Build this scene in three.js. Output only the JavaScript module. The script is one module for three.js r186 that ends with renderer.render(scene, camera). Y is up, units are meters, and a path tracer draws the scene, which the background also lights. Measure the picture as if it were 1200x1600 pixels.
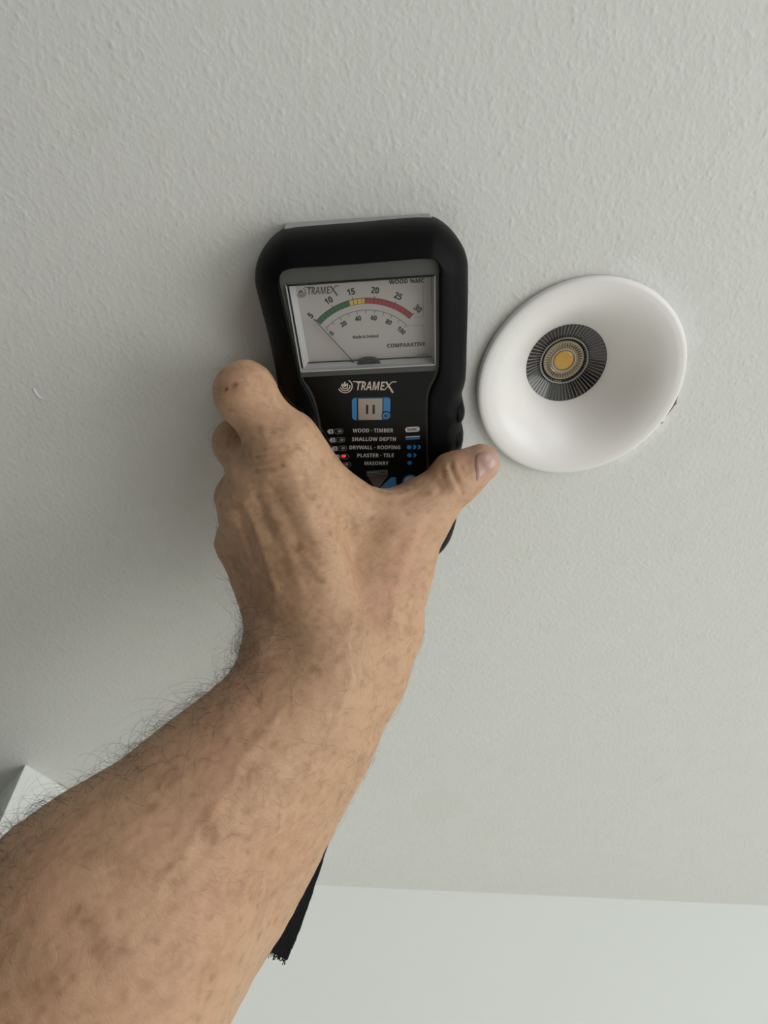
import * as THREE from 'three';
import { mergeGeometries } from 'three/addons/utils/BufferGeometryUtils.js';
import { RoundedBoxGeometry } from 'three/addons/geometries/RoundedBoxGeometry.js';
import { RectAreaLightUniformsLib } from 'three/addons/lights/RectAreaLightUniformsLib.js';

// ---------------------------------------------------------------- camera, sky, window light, exposure
const scene = new THREE.Scene();
const camera = new THREE.PerspectiveCamera(77.3196, 0.75, 0.02, 60);
const CAM = [0.00000, 1.85800, 0.00000], DIR = [0.17142, 0.81406, -0.55491], UPV = [-0.14537, 0.57798, 0.80300];
camera.position.set(...CAM);
camera.up.set(...UPV);
camera.lookAt(CAM[0] + DIR[0], CAM[1] + DIR[1], CAM[2] + DIR[2]);
camera.focus = 0.275;
camera.userData.fStop = 14;
camera.updateMatrixWorld();
scene.background = new THREE.Color(0.75, 0.85, 1.0);

const renderer = new THREE.WebGLRenderer({ antialias: true });
renderer.toneMapping = THREE.LinearToneMapping;
renderer.toneMappingExposure = 0.515;
renderer.shadowMap.enabled = true;

RectAreaLightUniformsLib.init();
const ROOM = { x0: -1.9, x1: 1.6, z0: -0.632, z1: 2.0, h: 2.15, t: 0.14 };
const WIN1 = { a0: 0.02, a1: 1.22, b0: 0.08, b1: 1.75 };     // in the right wall, along z
const WIN2 = { a0: 0.4, a1: 1.55, b0: 0.08, b1: 1.75 };       // in the rear wall, along x
function daylight(w, h, intensity, pos, to) {
  const l = new THREE.RectAreaLight(new THREE.Color(1.0, 1.0, 0.985), intensity, w, h);
  l.position.set(...pos); l.lookAt(...to); scene.add(l);
}
daylight(WIN1.a1 - WIN1.a0, WIN1.b1 - WIN1.b0, 6.6, [ROOM.x1 - 0.01, 0.915, 0.62], [0, 0.915, 0.62]);
daylight(WIN2.a1 - WIN2.a0, WIN2.b1 - WIN2.b0, 4.4, [1.0, 0.915, ROOM.z1 - 0.01], [1.0, 0.915, 0]);

// ---------------------------------------------------------------- helpers
function rng(seed) { let s = seed >>> 0; return () => { s = (s + 0x6D2B79F5) | 0; let t = Math.imul(s ^ (s >>> 15), 1 | s); t = (t + Math.imul(t ^ (t >>> 7), 61 | t)) ^ t; return ((t ^ (t >>> 14)) >>> 0) / 4294967296; }; }
const V3 = (a) => new THREE.Vector3(a[0], a[1], a[2]);
const MM = 0.001;
const hash3 = (x, y, z) => { let h = Math.imul(x, 374761393) ^ Math.imul(y, 668265263) ^ Math.imul(z, 2147483647); h = Math.imul(h ^ (h >>> 13), 1274126177); return ((h ^ (h >>> 16)) >>> 0) / 4294967296; };
function noise3(x, y, z) {
  const xi = Math.floor(x), yi = Math.floor(y), zi = Math.floor(z), s = (t) => t * t * (3 - 2 * t);
  const u = s(x - xi), v = s(y - yi), w = s(z - zi), L = (a, b, t) => a + (b - a) * t;
  const g = (i, j, k) => hash3(xi + i, yi + j, zi + k);
  return L(L(L(g(0, 0, 0), g(1, 0, 0), u), L(g(0, 1, 0), g(1, 1, 0), u), v), L(L(g(0, 0, 1), g(1, 0, 1), u), L(g(0, 1, 1), g(1, 1, 1), u), v), w) * 2 - 1;
}
const std = (o) => new THREE.MeshStandardMaterial(o);
const phys = (o) => new THREE.MeshPhysicalMaterial(o);
function mesh(name, geo, mat, parent) {
  const m = new THREE.Mesh(geo, mat); m.name = name; m.castShadow = true; m.receiveShadow = true; (parent || scene).add(m); return m;
}
function structure(name, geo, mat) { const m = mesh(name, geo, mat); m.userData.kind = 'structure'; return m; }
function dataTex(n, fill, srgb) {
  const d = new Uint8Array(n * n * 4); fill(d, n);
  const t = new THREE.DataTexture(d, n, n); t.wrapS = t.wrapT = THREE.RepeatWrapping; t.magFilter = THREE.LinearFilter; t.minFilter = THREE.LinearMipmapLinearFilter; t.generateMipmaps = true;
  if (srgb) t.colorSpace = THREE.SRGBColorSpace; t.needsUpdate = true; return t;
}
function canvasTex(w, h, draw) {
  const c = document.createElement('canvas'); c.width = w; c.height = h; const g = c.getContext('2d'); draw(g, w, h);
  const t = new THREE.CanvasTexture(c); t.colorSpace = THREE.SRGBColorSpace; t.anisotropy = 8; return t;
}

// ---------------------------------------------------------------- painted plaster
// roller stipple: many small elongated paint bumps, tiling
function stipple(n, count, rmin, rmax, seed, fine) {
  const f = new Float32Array(n * n), R = rng(seed);
  for (let k = 0; k < count; k++) {
    const cx = R() * n, cy = R() * n, big = Math.pow(R(), 2.6), r = rmin + (rmax - rmin) * big, el = 1.1 + R() * 0.9, an = -1.0 + (R() - 0.5) * 1.7, h = (0.25 + 0.75 * R()) * (0.35 + 0.65 * big) * (R() < 0.14 ? -0.8 : 1);
    const ca = Math.cos(an), sa = Math.sin(an), ex = Math.ceil(r * el * 1.6);
    for (let j = -ex; j <= ex; j++) for (let i = -ex; i <= ex; i++) {
      const u = (i * ca + j * sa) / (r * el), v = (-i * sa + j * ca) / r, q = u * u + v * v;
      if (q < 2.2) { const x = ((Math.round(cx) + i) % n + n) % n, y = ((Math.round(cy) + j) % n + n) % n; f[y * n + x] += h * Math.exp(-q * 1.8); }
    }
  }
  const R2 = rng(seed + 5);
  return dataTex(n, (d) => { for (let i = 0; i < n * n; i++) { const v = Math.max(0, Math.min(255, 70 + 60 * f[i] + fine * (R2() - 0.5))); d[i * 4] = d[i * 4 + 1] = d[i * 4 + 2] = v; d[i * 4 + 3] = 255; } });
}
const ceilingBump = stipple(1536, 60000, 1.8, 8, 11, 8);
ceilingBump.repeat.set(1 / 0.26, 1 / 0.26);
const wallBump = ceilingBump.clone(); wallBump.repeat.set(1 / 0.4, 1 / 0.4); wallBump.needsUpdate = true;
// colour of the ceiling paint over 1.2 m square: even paint, touched-in filler by the lamp, one faint, slightly darker round patch
const CMAP = { x0: -0.5, z0: -0.7, s: 1.2, n: 2048 };
const ceilingMap = canvasTex(CMAP.n, CMAP.n, (g, n) => {
  const px = (x) => (x - CMAP.x0) / CMAP.s * n, py = (z) => n - (z - CMAP.z0) / CMAP.s * n, R = rng(77), mm = n / CMAP.s / 1000;
  g.fillStyle = '#e2e2dc'; g.fillRect(0, 0, n, n);
  for (let k = 0; k < 9000; k++) { g.fillStyle = R() < 0.5 ? 'rgba(235,235,229,0.10)' : 'rgba(211,211,205,0.10)'; g.beginPath(); g.ellipse(R() * n, R() * n, 3 + R() * 14, 2 + R() * 7, R() * 3, 0, 7); g.fill(); }
  // touched-in patches round the lamp: dabs of newer paint
  const dabs = (cx, cz, sx, sz, count, col) => { for (let k = 0; k < count; k++) { g.fillStyle = col; const a = R() * 6.283, q = Math.pow(R(), 0.7); g.beginPath(); g.ellipse(px(cx + Math.cos(a) * q * sx), py(cz + Math.sin(a) * q * sz), (1.5 + R() * 3) * mm, (1 + R() * 2) * mm, R() * 3, 0, 7); g.fill(); } };
  const lx = 0.140, lz = -0.1035;
  for (let k = 0; k < 64; k++) { const a = 0.55 + 1.15 * k / 64, r = 0.0545 + 0.002 * Math.sin(k * 0.7); dabs(lx + r * Math.cos(a), lz + r * Math.sin(a), 0.004, 0.004, 5, 'rgba(234,233,228,0.22)'); }
  for (let k = 0; k < 30; k++) { const a = -0.75 + 0.6 * k / 30, r = 0.0545; dabs(lx + r * Math.cos(a), lz + r * Math.sin(a), 0.003, 0.003, 4, 'rgba(236,234,229,0.2)'); }
  const st = [0.17147, -0.48889];
  for (let k = 0; k < 420; k++) { const a = R() * 6.283, q = Math.sqrt(R()) + (R() - 0.5) * 0.3; g.fillStyle = 'rgba(221,221,215,0.25)'; g.beginPath(); g.ellipse(px(st[0] + Math.cos(a) * q * 0.02), py(st[1] + Math.sin(a) * q * 0.024), 3 + R() * 5, 3 + R() * 4, R() * 3, 0, 7); g.fill(); }
});
ceilingMap.wrapS = ceilingMap.wrapT = THREE.ClampToEdgeWrapping;
ceilingMap.repeat.set(1 / CMAP.s, 1 / CMAP.s); ceilingMap.offset.set(-CMAP.x0 / CMAP.s, -CMAP.z0 / CMAP.s);
const mCeiling = std({ name: 'ceiling paint', map: ceilingMap, roughness: 0.62, bumpMap: ceilingBump, bumpScale: 0.00035 });
const mWall = std({ name: 'white wall paint', color: new THREE.Color(0.84, 0.87, 0.835), roughness: 0.6, bumpMap: wallBump, bumpScale: 0.00012 });
const mDark = std({ name: 'dark paint to cut bounce', color: new THREE.Color(0.16, 0.17, 0.18), roughness: 0.7 });  // for the unseen left and rear walls, made dark to cut bounce light
const mGloss = std({ name: 'white gloss paint', color: new THREE.Color(0.82, 0.82, 0.8), roughness: 0.35 });
const mFloor = std({ name: 'pale wood floor', color: new THREE.Color(0.55, 0.535, 0.5), roughness: 0.55 });

// ---------------------------------------------------------------- room shell
const LAMP = { x: 0.140, z: -0.1035 };
{
  const s = new THREE.Shape();
  s.moveTo(ROOM.x0 - ROOM.t, ROOM.z0 - ROOM.t); s.lineTo(ROOM.x1 + ROOM.t, ROOM.z0 - ROOM.t); s.lineTo(ROOM.x1 + ROOM.t, ROOM.z1 + ROOM.t); s.lineTo(ROOM.x0 - ROOM.t, ROOM.z1 + ROOM.t); s.closePath();
  const h = new THREE.Path(); h.absarc(LAMP.x, LAMP.z, 0.0485, 0, Math.PI * 2, true); s.holes.push(h);
  const g = new THREE.ExtrudeGeometry(s, { depth: 0.12, bevelEnabled: false, curveSegments: 64 });
  g.rotateX(Math.PI / 2); g.translate(0, ROOM.h + 0.12, 0);
  const c = structure('ceiling', g, mCeiling);
  // chipped paint beside the lamp rim
  const chip = std({ name: 'bare brown filler', color: new THREE.Color(0.2, 0.145, 0.1), roughness: 0.95 });
  const chips = [[[1058.5, 619], [1056, 628], [1056.5, 631], [1053.5, 632], [1049, 639], [1040, 650], [1046, 641], [1053, 629.5]], [[1034.5, 656.5], [1034.8, 660.5], [1029.5, 663]]];
  const at = { 0: [[0.19364, -0.10138], [0.19454, -0.10448], [0.19523, -0.10545], [0.19449, -0.10614], [0.19413, -0.10899], [0.19303, -0.11332], [0.19312, -0.10918], [0.19337, -0.10471]], 1: [[0.19215, -0.11537], [0.19302, -0.11692], [0.19151, -0.11835]] };
  for (const k of [0, 1]) {
    const sh = new THREE.Shape(at[k].map(([x, z]) => new THREE.Vector2(x, z)));
    const cg = new THREE.ExtrudeGeometry(sh, { depth: 0.0004, bevelEnabled: false }); cg.rotateX(Math.PI / 2); cg.translate(0, ROOM.h + 0.0001, 0);
    mesh('paint_chip', cg, chip, c);
  }
  // curled ridge of dried paint
  const rg = new THREE.TubeGeometry(new THREE.CatmullRomCurve3([[-0.11920, 2.15000, -0.15841], [-0.11799, 2.15000, -0.16121], [-0.11611, 2.15000, -0.16288], [-0.11378, 2.15000, -0.16277]].map(V3)), 24, 0.0009, 8);
  rg.translate(0, 0.0004, 0);
  mesh('paint_ridge', rg, std({ name: 'ridge of ceiling paint', color: new THREE.Color(0.8, 0.8, 0.77), roughness: 0.6 }), c);
}
const box = (x0, x1, y0, y1, z0, z1) => { const g = new THREE.BoxGeometry(x1 - x0, y1 - y0, z1 - z0); g.translate((x0 + x1) / 2, (y0 + y1) / 2, (z0 + z1) / 2); return g; };
structure('floor', box(ROOM.x0 - ROOM.t, ROOM.x1 + ROOM.t, -0.1, 0, ROOM.z0 - ROOM.t, ROOM.z1 + ROOM.t), mFloor);
structure('wall_front', box(ROOM.x0 - ROOM.t, ROOM.x1 + ROOM.t, 0, ROOM.h, ROOM.z0 - ROOM.t, ROOM.z0), mWall);
structure('wall_left', box(ROOM.x0 - ROOM.t, ROOM.x0, 0, ROOM.h, ROOM.z0, ROOM.z1), mDark);
{ // angled pier at the left, its corner standing out into the room
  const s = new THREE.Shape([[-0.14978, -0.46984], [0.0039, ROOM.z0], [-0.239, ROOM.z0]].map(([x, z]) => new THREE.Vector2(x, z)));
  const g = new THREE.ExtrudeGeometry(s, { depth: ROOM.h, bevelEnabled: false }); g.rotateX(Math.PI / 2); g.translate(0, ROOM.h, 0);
  structure('wall_corner', g, std({ name: 'wall white lifted for light', color: new THREE.Color(0.9, 0.92, 0.895), roughness: 0.5 }));  // paler than the wall paint: the light on this face is put into the colour
}
function windowWall(name, shapeBox, win, basis, pos, mat = mWall) {
  const s = new THREE.Shape(); s.moveTo(shapeBox[0], 0); s.lineTo(shapeBox[1], 0); s.lineTo(shapeBox[1], ROOM.h); s.lineTo(shapeBox[0], ROOM.h); s.closePath();
  const h = new THREE.Path(); h.moveTo(win.a0, win.b0); h.lineTo(win.a0, win.b1); h.lineTo(win.a1, win.b1); h.lineTo(win.a1, win.b0); h.closePath(); s.holes.push(h);
  const g = new THREE.ExtrudeGeometry(s, { depth: ROOM.t, bevelEnabled: false });
  g.applyMatrix4(basis); g.translate(...pos); structure(name, g, mat);
}
const basisRight = new THREE.Matrix4().makeBasis(new THREE.Vector3(0, 0, 1), new THREE.Vector3(0, 1, 0), new THREE.Vector3(-1, 0, 0));
windowWall('wall_right', [ROOM.z0, ROOM.z1], WIN1, basisRight, [ROOM.x1 + ROOM.t, 0, 0]);
windowWall('wall_rear', [ROOM.x0 - ROOM.t, ROOM.x1 + ROOM.t], WIN2, new THREE.Matrix4(), [0, 0, ROOM.z1], mDark);
function windowUnit(name, win, basis, pos) {
  const o = new THREE.Group(); o.name = name; o.userData.kind = 'structure'; scene.add(o);
  const w = win.a1 - win.a0, h = win.b1 - win.b0, fr = 0.05;
  const M = (g) => { g.applyMatrix4(basis); g.translate(...pos); return g; };
  const bar = (x0, x1, y0, y1) => box(x0, x1, y0, y1, 0.06, 0.1);
  mesh('window_frame', M(mergeGeometries([bar(win.a0, win.a0 + fr, win.b0, win.b1), bar(win.a1 - fr, win.a1, win.b0, win.b1), bar(win.a0, win.a1, win.b0, win.b0 + fr), bar(win.a0, win.a1, win.b1 - fr, win.b1), bar(win.a0 + w / 2 - 0.02, win.a0 + w / 2 + 0.02, win.b0, win.b1)])), mGloss, o);
  const glass = phys({ name: 'window glass', color: 0xffffff, transmission: 1, thickness: 0, roughness: 0, ior: 1.5 });
  for (const [x0, x1] of [[win.a0 + fr, win.a0 + w / 2 - 0.02], [win.a0 + w / 2 + 0.02, win.a1 - fr]]) {
    const g = new THREE.PlaneGeometry(x1 - x0, h - 2 * fr); g.translate((x0 + x1) / 2, win.b0 + h / 2, 0.08); mesh('pane', M(g), glass, o);
  }
}
windowUnit('window_1', WIN1, basisRight, [ROOM.x1 + ROOM.t, 0, 0]);
windowUnit('window_2', WIN2, new THREE.Matrix4(), [0, 0, ROOM.z1]);

// ---------------------------------------------------------------- recessed downlight
{
  const o = new THREE.Group(); o.name = 'recessed_downlight'; o.position.set(LAMP.x, ROOM.h, LAMP.z); scene.add(o);
  o.userData = { label: 'round white recessed ceiling downlight with a wide funnel trim and unlit ribbed lens', category: 'light' };
  const lathe = (pts, seg = 128) => new THREE.LatheGeometry(pts.map(([r, y]) => new THREE.Vector2(r * MM, y * MM)), seg);
  const smooth = (pts, n) => new THREE.SplineCurve(pts.map((p) => new THREE.Vector2(...p))).getPoints(n).map((p) => [p.x, p.y]);
  const inner = smooth([[21.3, 21.8], [22.6, 19.6], [26, 14.6], [31, 7.8], [36.2, 2.0], [41.5, -1.9], [46.5, -3.9], [49.6, -4.3]], 56);
  const rim = [[50.8, -4.15], [51.4, -3.7], [51.7, -3.1], [51.75, -2.4], [51.6, -0.1]];
  const back = [[47, -0.1], [44, 2.5], [38, 7], [32, 13], [26, 19], [22.5, 23]];
  mesh('trim', lathe([...inner, ...rim, ...back, [21.3, 21.8]], 160), phys({ name: 'satin white trim', color: new THREE.Color(0.9, 0.875, 0.84), roughness: 0.3, specularIntensity: 0.9 }), o);
  const dark = phys({ name: 'dark lens reflector', color: new THREE.Color(0.01, 0.01, 0.011), roughness: 0.16, clearcoat: 0.6, clearcoatRoughness: 0.1 });
  mesh('lamp_body', lathe([[22.2, 22], [22.2, 40], [14, 62], [0.01, 62]]), std({ name: 'black lamp body', color: 0x161616, roughness: 0.6 }), o);
  mesh('lens_reflector', lathe([[21.5, 22.2], [20.2, 22.8], [15, 25.6], [11.2, 27.6], [10.9, 28.8]], 120), dark, o);
  const rib = phys({ name: 'clear lens rib', color: new THREE.Color(0.48, 0.47, 0.45), roughness: 0.2, clearcoat: 1, clearcoatRoughness: 0.1 });
  const NR = 64;
  const rg = (() => { // wedge with a ridge, wider outside
    const a = [11.4, 20.9], y = [26.9, 21.9], hw = [0.11, 0.24], rise = [0.5, 0.55], P = [];
    for (const k of [0, 1]) P.push([a[k], y[k] + 0.5, -hw[k]], [a[k], y[k] - rise[k] + 0.35, 0], [a[k], y[k] + 0.5, hw[k]]);
    const q = P.map((p) => [p[0] * MM, p[1] * MM, p[2] * MM]), idx = [0, 3, 4, 0, 4, 1, 1, 4, 5, 1, 5, 2, 0, 1, 2, 3, 5, 4];
    const g = new THREE.BufferGeometry(); g.setAttribute('position', new THREE.Float32BufferAttribute(q.flat(), 3)); g.setIndex(idx); const n = g.toNonIndexed(); n.computeVertexNormals(); return n;
  })();
  for (let k = 0; k < NR; k++) { const m = mesh('lens_rib', rg, rib, o); m.rotation.y = k / NR * Math.PI * 2; }
  const tor = new THREE.TorusGeometry(12.6 * MM, 0.45 * MM, 10, 96); tor.rotateX(Math.PI / 2); tor.translate(0, 26.0 * MM, 0);
  mesh('lens_ring', tor, phys({ name: 'clear lens shoulder', color: new THREE.Color(0.3, 0.29, 0.27), roughness: 0.12, clearcoat: 1 }), o);
  const amber = phys({ name: 'lens core over warm reflector', color: new THREE.Color(0.36, 0.28, 0.175), roughness: 0.25, clearcoat: 0.8, clearcoatRoughness: 0.1 });
  const core = mesh('lens_core', lathe([[10.9, 27.0], [10.3, 26.2], [7.2, 26.9], [6.6, 27.4], [0.01, 27.4]], 96), amber, o);
  const dash = new THREE.BoxGeometry(2.3 * MM, 0.5 * MM, 0.32 * MM); dash.translate(8.8 * MM, 26.3 * MM, 0);
  const dg = []; for (let k = 0; k < 40; k++) { const c = dash.clone(); c.rotateY(k / 40 * Math.PI * 2); dg.push(c); }
  mesh('core_ribs', mergeGeometries(dg), std({ name: 'brown rib', color: new THREE.Color(0.13, 0.09, 0.05), roughness: 0.4 }), core).userData.kind = 'stuff';
  const ring = new THREE.TorusGeometry(6.3 * MM, 0.5 * MM, 8, 64); ring.rotateX(Math.PI / 2); ring.translate(0, 26.9 * MM, 0);
  mesh('chip_ring', ring, phys({ name: 'pale chip ring', color: new THREE.Color(0.5, 0.46, 0.38), roughness: 0.25 }), core);
  mesh('led_chip', lathe([[5.4, 27.2], [5.2, 26.7], [4, 26.5], [0.01, 26.4]], 64), phys({ name: 'yellow phosphor', color: new THREE.Color(0.62, 0.34, 0.05), roughness: 0.35, clearcoat: 0.5 }), core);
}

// ---------------------------------------------------------------- moisture meter
const MO = [0.02628, 2.15000, -0.08766], MU = [0.96815, 0.00000, 0.25038], MV = [-0.25038, 0.00000, 0.96815];
{
  const o = new THREE.Group(); o.name = 'moisture_meter'; scene.add(o);
  o.userData = { label: 'black handheld moisture meter with needle dial and rubber boot held flat against the ceiling', category: 'meter' };
  o.matrixAutoUpdate = true;
  o.quaternion.setFromRotationMatrix(new THREE.Matrix4().makeBasis(V3(MU), V3(MV), new THREE.Vector3(0, -1, 0)));
  o.position.set(...MO);
  const S = (pts) => new THREE.Shape(pts.map(([x, y]) => new THREE.Vector2(x * MM, y * MM)));
  const loop = (pts, n) => { // closed, evenly spaced, counter-clockwise as given
    const c = new THREE.CatmullRomCurve3(pts.map(([x, y]) => new THREE.Vector3(x, y, 0)), true, 'centripetal'); c.arcLengthDivisions = 1600;
    return c.getSpacedPoints(n).slice(0, n).map((p) => [p.x, p.y]);
  };
  const outerPts = [[1, 36.4], [16, 37.0], [27.5, 37.0], [31.5, 36.4], [37, 33.2], [42, 27.6], [44.6, 22], [45.4, 13], [45.8, 0], [46, -15], [46.2, -24], [46.0, -32.5], [44.7, -38.6], [45.9, -45], [45.8, -49], [45.0, -53.4], [46.2, -59], [46.0, -65], [45.2, -72], [46, -84], [46, -96], [45.2, -106], [43.6, -116], [40.6, -125.4], [35.5, -132], [26, -136.4], [12, -138], [0, -138.3],
    [-12, -138], [-25, -136.4], [-34, -132], [-39, -125], [-42, -116], [-43.6, -106], [-44, -95], [-43.6, -80], [-42.8, -65], [-42.6, -52], [-41.2, -38], [-40.8, -24], [-42.0, -5], [-43.6, 9.5], [-44.2, 17], [-42.4, 24], [-37.2, 30.6], [-31.4, 34.3], [-27, 35.4], [-14, 36.0]];
  const innerPts = [[1, 25.3], [14, 25.7], [25.5, 25.9], [29.3, 25.2], [31.0, 22.6], [31.3, 16], [31.6, 0], [31.9, -15], [31.7, -21], [30.8, -24.6], [28.7, -28.9], [27.5, -33.2], [27.2, -40], [27.4, -57], [27.8, -71], [28, -90], [27.6, -108], [25.5, -116], [20, -121.5], [10, -123.8], [1, -124], [-8, -123.8], [-18, -121.5], [-23, -116], [-25, -108], [-24.2, -90], [-23, -71], [-22.4, -57], [-22.9, -45], [-24.0, -33.5], [-25.8, -27.8], [-28, -22.8], [-29, -18], [-30, -8], [-31, 2.5], [-32.2, 14], [-32.4, 20.5], [-31.1, 23.6], [-28.3, 24.6], [-13, 25.0]];
  const N = 320, outer = loop(outerPts, N);
  // pair each outer point with an inner one by walking both loops at matching fractions of key points
  const innerAll = loop(innerPts, 1600), inner = [];
  { // monotone nearest matching, smoothed
    let idx = outer.map((p) => { let b = 0, bd = 1e9; innerAll.forEach((q, i) => { const d = (p[0] - q[0]) ** 2 + (p[1] - q[1]) ** 2; if (d < bd) { bd = d; b = i; } }); return b; });
    const un = [idx[0] > 800 ? idx[0] - 1600 : idx[0]]; for (let i = 1; i < N; i++) { let v = idx[i]; const prev = un[i - 1]; while (v < prev - 800) v += 1600; while (v > prev + 800) v -= 1600; un.push(Math.max(prev, v)); }
    const W = 9, sm = un.map((_, i) => { let s = 0; for (let k = -W; k <= W; k++) { const j = i + k; s += j < 0 ? un[j + N] - 1600 : j >= N ? un[j - N] + 1600 : un[j]; } return s / (2 * W + 1); });
    for (const v of sm) { const t = ((v % 1600) + 1600) % 1600, a = Math.floor(t), f = t - a, p = innerAll[a], q = innerAll[(a + 1) % 1600]; inner.push([p[0] + (q[0] - p[0]) * f, p[1] + (q[1] - p[1]) * f]); }
  }
  const nor = outer.map((_, i) => { const a = outer[(i + N - 3) % N], b = outer[(i + 3) % N], dx = b[0] - a[0], dy = b[1] - a[1], l = Math.hypot(dx, dy); return [-dy / l, dx / l]; }); // points given clockwise: this is inward? fixed below
  const sgn = (() => { const i = 0; return nor[i][1] < 0 ? 1 : -1; })();
  const prof = [[6, 1.2], [2.2, 1.2], [0.9, 2.2], [0.2, 4.5], [0, 8], [0, 14], [0.35, 18], [1.3, 21.5], [2.9, 24.6], [5.0, 27.2], [7.4, 29.2], [9.4, 30.3]];
  const rings = prof.map(([off, z]) => outer.map((p, i) => [p[0] + sgn * nor[i][0] * off, p[1] + sgn * nor[i][1] * off, z]));
  for (const [t, z] of [[0.55, 31.2], [0.85, 31.3], [0.97, 30.9], [1.0, 30.2], [1.0, 27]]) rings.push(outer.map((p, i) => { const a = [p[0] + sgn * nor[i][0] * 9.4, p[1] + sgn * nor[i][1] * 9.4], b = inner[i]; return [a[0] + (b[0] - a[0]) * t, a[1] + (b[1] - a[1]) * t, z]; }));
  for (const r of rings) r.forEach((p, i) => { if (outer[i][1] > 35.2 && outer[i][0] > -30.5 && outer[i][0] < 31.2) p[2] = Math.max(p[2], 9.5); }); // cut away along the top, where the housing shows
  const pos = [], ind = [];
  rings.forEach((r) => r.forEach((p) => pos.push(p[0] * MM, p[1] * MM, p[2] * MM)));
  for (let k = 0; k < rings.length - 1; k++) for (let i = 0; i < N; i++) { const a = k * N + i, b = k * N + (i + 1) % N, c = a + N, d = b + N; ind.push(a, c, b, b, c, d); }
  const bg = new THREE.BufferGeometry(); bg.setAttribute('position', new THREE.Float32BufferAttribute(pos, 3)); bg.setIndex(ind); bg.computeVertexNormals();
  const rubber = phys({ name: 'black rubber', color: new THREE.Color(0.0035, 0.0036, 0.004), roughness: 0.5, specularIntensity: 0.2 });
  const boot = mesh('rubber_boot', bg, rubber, o);
  for (const [x, y] of [[42.6, -46.3], [42.4, -60.5]]) {
    const g = new THREE.SphereGeometry(1, 32, 20); g.scale(4.2 * MM, 6.4 * MM, 8 * MM); g.translate(x * MM - 0.0012, y * MM, 0.0195); mesh('grip_bump', g, rubber, boot);
  }
  // back housing: pale plastic, seen as a strip along the top edge
  const backShape = S(loop(outerPts.map(([x, y]) => [1 + (x - 1) * 0.93, y > 30 ? y - 2.2 : y * 0.965]), 160));
  const back = new THREE.ExtrudeGeometry(backShape, { depth: 14 * MM, bevelEnabled: true, bevelSize: 0.4 * MM, bevelThickness: 0.4 * MM, bevelSegments: 2 }); back.translate(0, 0, 0.7 * MM);
  const grey = std({ name: 'grey plastic', color: new THREE.Color(0.075, 0.075, 0.07), roughness: 0.5 });
  const pale = std({ name: 'pale grey plastic', color: new THREE.Color(0.4, 0.4, 0.4), roughness: 0.5 });
  mesh('back_housing', back, pale, o);
  const strip = new RoundedBoxGeometry(61 * MM, 2.4 * MM, 9.2 * MM, 3, 0.5 * MM); strip.rotateZ(0.018); strip.translate(0.3 * MM, 35.0 * MM, 5.0 * MM);
  mesh('top_strip', strip, pale, o);
  // front frame with the window opening
  const fs = S(loop(innerPts.map(([x, y]) => [1 + (x - 1) * 1.03, y > 0 ? y + 0.6 : y]), 200));
  const win = [[-30.5, 18.4], [29.2, 19.3], [30.3, -18.7], [-28.2, -18.7]];
  const wh = new THREE.Path(win.slice().reverse().map(([x, y]) => new THREE.Vector2(x * MM, y * MM))); fs.holes.push(wh);
  const fg = new THREE.ExtrudeGeometry(fs, { depth: 8 * MM, bevelEnabled: false }); fg.translate(0, 0, 21 * MM);
  mesh('front_frame', fg, grey, o);
  // dial tray: sloping pale walls down to the dial face
  const dial = [[-27.2, 17.2], [28.6, 18.2], [29.4, -17.2], [-24.8, -17.0]];
  const tp = []; const zT = [29.2, 23.2];
  for (let k = 0; k < 4; k++) { const a = win[k], b = win[(k + 1) % 4], c = dial[k], d = dial[(k + 1) % 4]; for (const [p, z] of [[a, 0], [c, 1], [b, 0], [b, 0], [c, 1], [d, 1]]) tp.push(p[0] * MM, p[1] * MM, zT[z] * MM); }
  const tg = new THREE.BufferGeometry(); tg.setAttribute('position', new THREE.Float32BufferAttribute(tp, 3)); tg.computeVertexNormals();
  const gauge = new THREE.Group(); gauge.name = 'gauge'; o.add(gauge);
  mesh('tray', tg, std({ name: 'pale tray', color: new THREE.Color(0.42, 0.42, 0.41), roughness: 0.3, side: THREE.DoubleSide }), gauge);
  const shade_strip = std({ name: 'black gasket', color: 0x0a0a0a, roughness: 0.6 });
  const gb = (x0, y0, x1, y1, w, z0, z1) => { const l = Math.hypot(x1 - x0, y1 - y0), g = new THREE.BoxGeometry(l * MM, w * MM, (z1 - z0) * MM); g.rotateZ(Math.atan2(y1 - y0, x1 - x0)); g.translate((x0 + x1) / 2 * MM, (y0 + y1) / 2 * MM, (z0 + z1) / 2 * MM); return g; };
  mesh('shade_strip', mergeGeometries([gb(-29.8, 17.9, 29, 18.8, 0.55, 27.6, 29.4), gb(28.9, 18.6, 29.9, -17, 0.4, 23.4, 25), gb(-26, -17.0, 29.6, -17.2, 0.22, 23.3, 24.2), gb(-29.4, 17.5, -27.3, -17.6, 0.25, 27, 29.3)]), shade_strip, gauge);  // black strips standing in for the shadow line in the gaps round the window
  mesh('cover_edge', mergeGeometries([gb(-30.1, 17.9, -28.1, -18.2, 0.5, 27, 30.1), gb(-28, -18.5, 30, -18.5, 0.5, 27, 30.1), gb(29.5, 18.8, 30.2, -18.2, 0.35, 27, 29.6)]), std({ name: 'clear plastic edge', color: new THREE.Color(0.42, 0.42, 0.41), roughness: 0.25 }), gauge);
  // printed dial
  const DW = 60, DH = 38, DS = 33;
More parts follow.
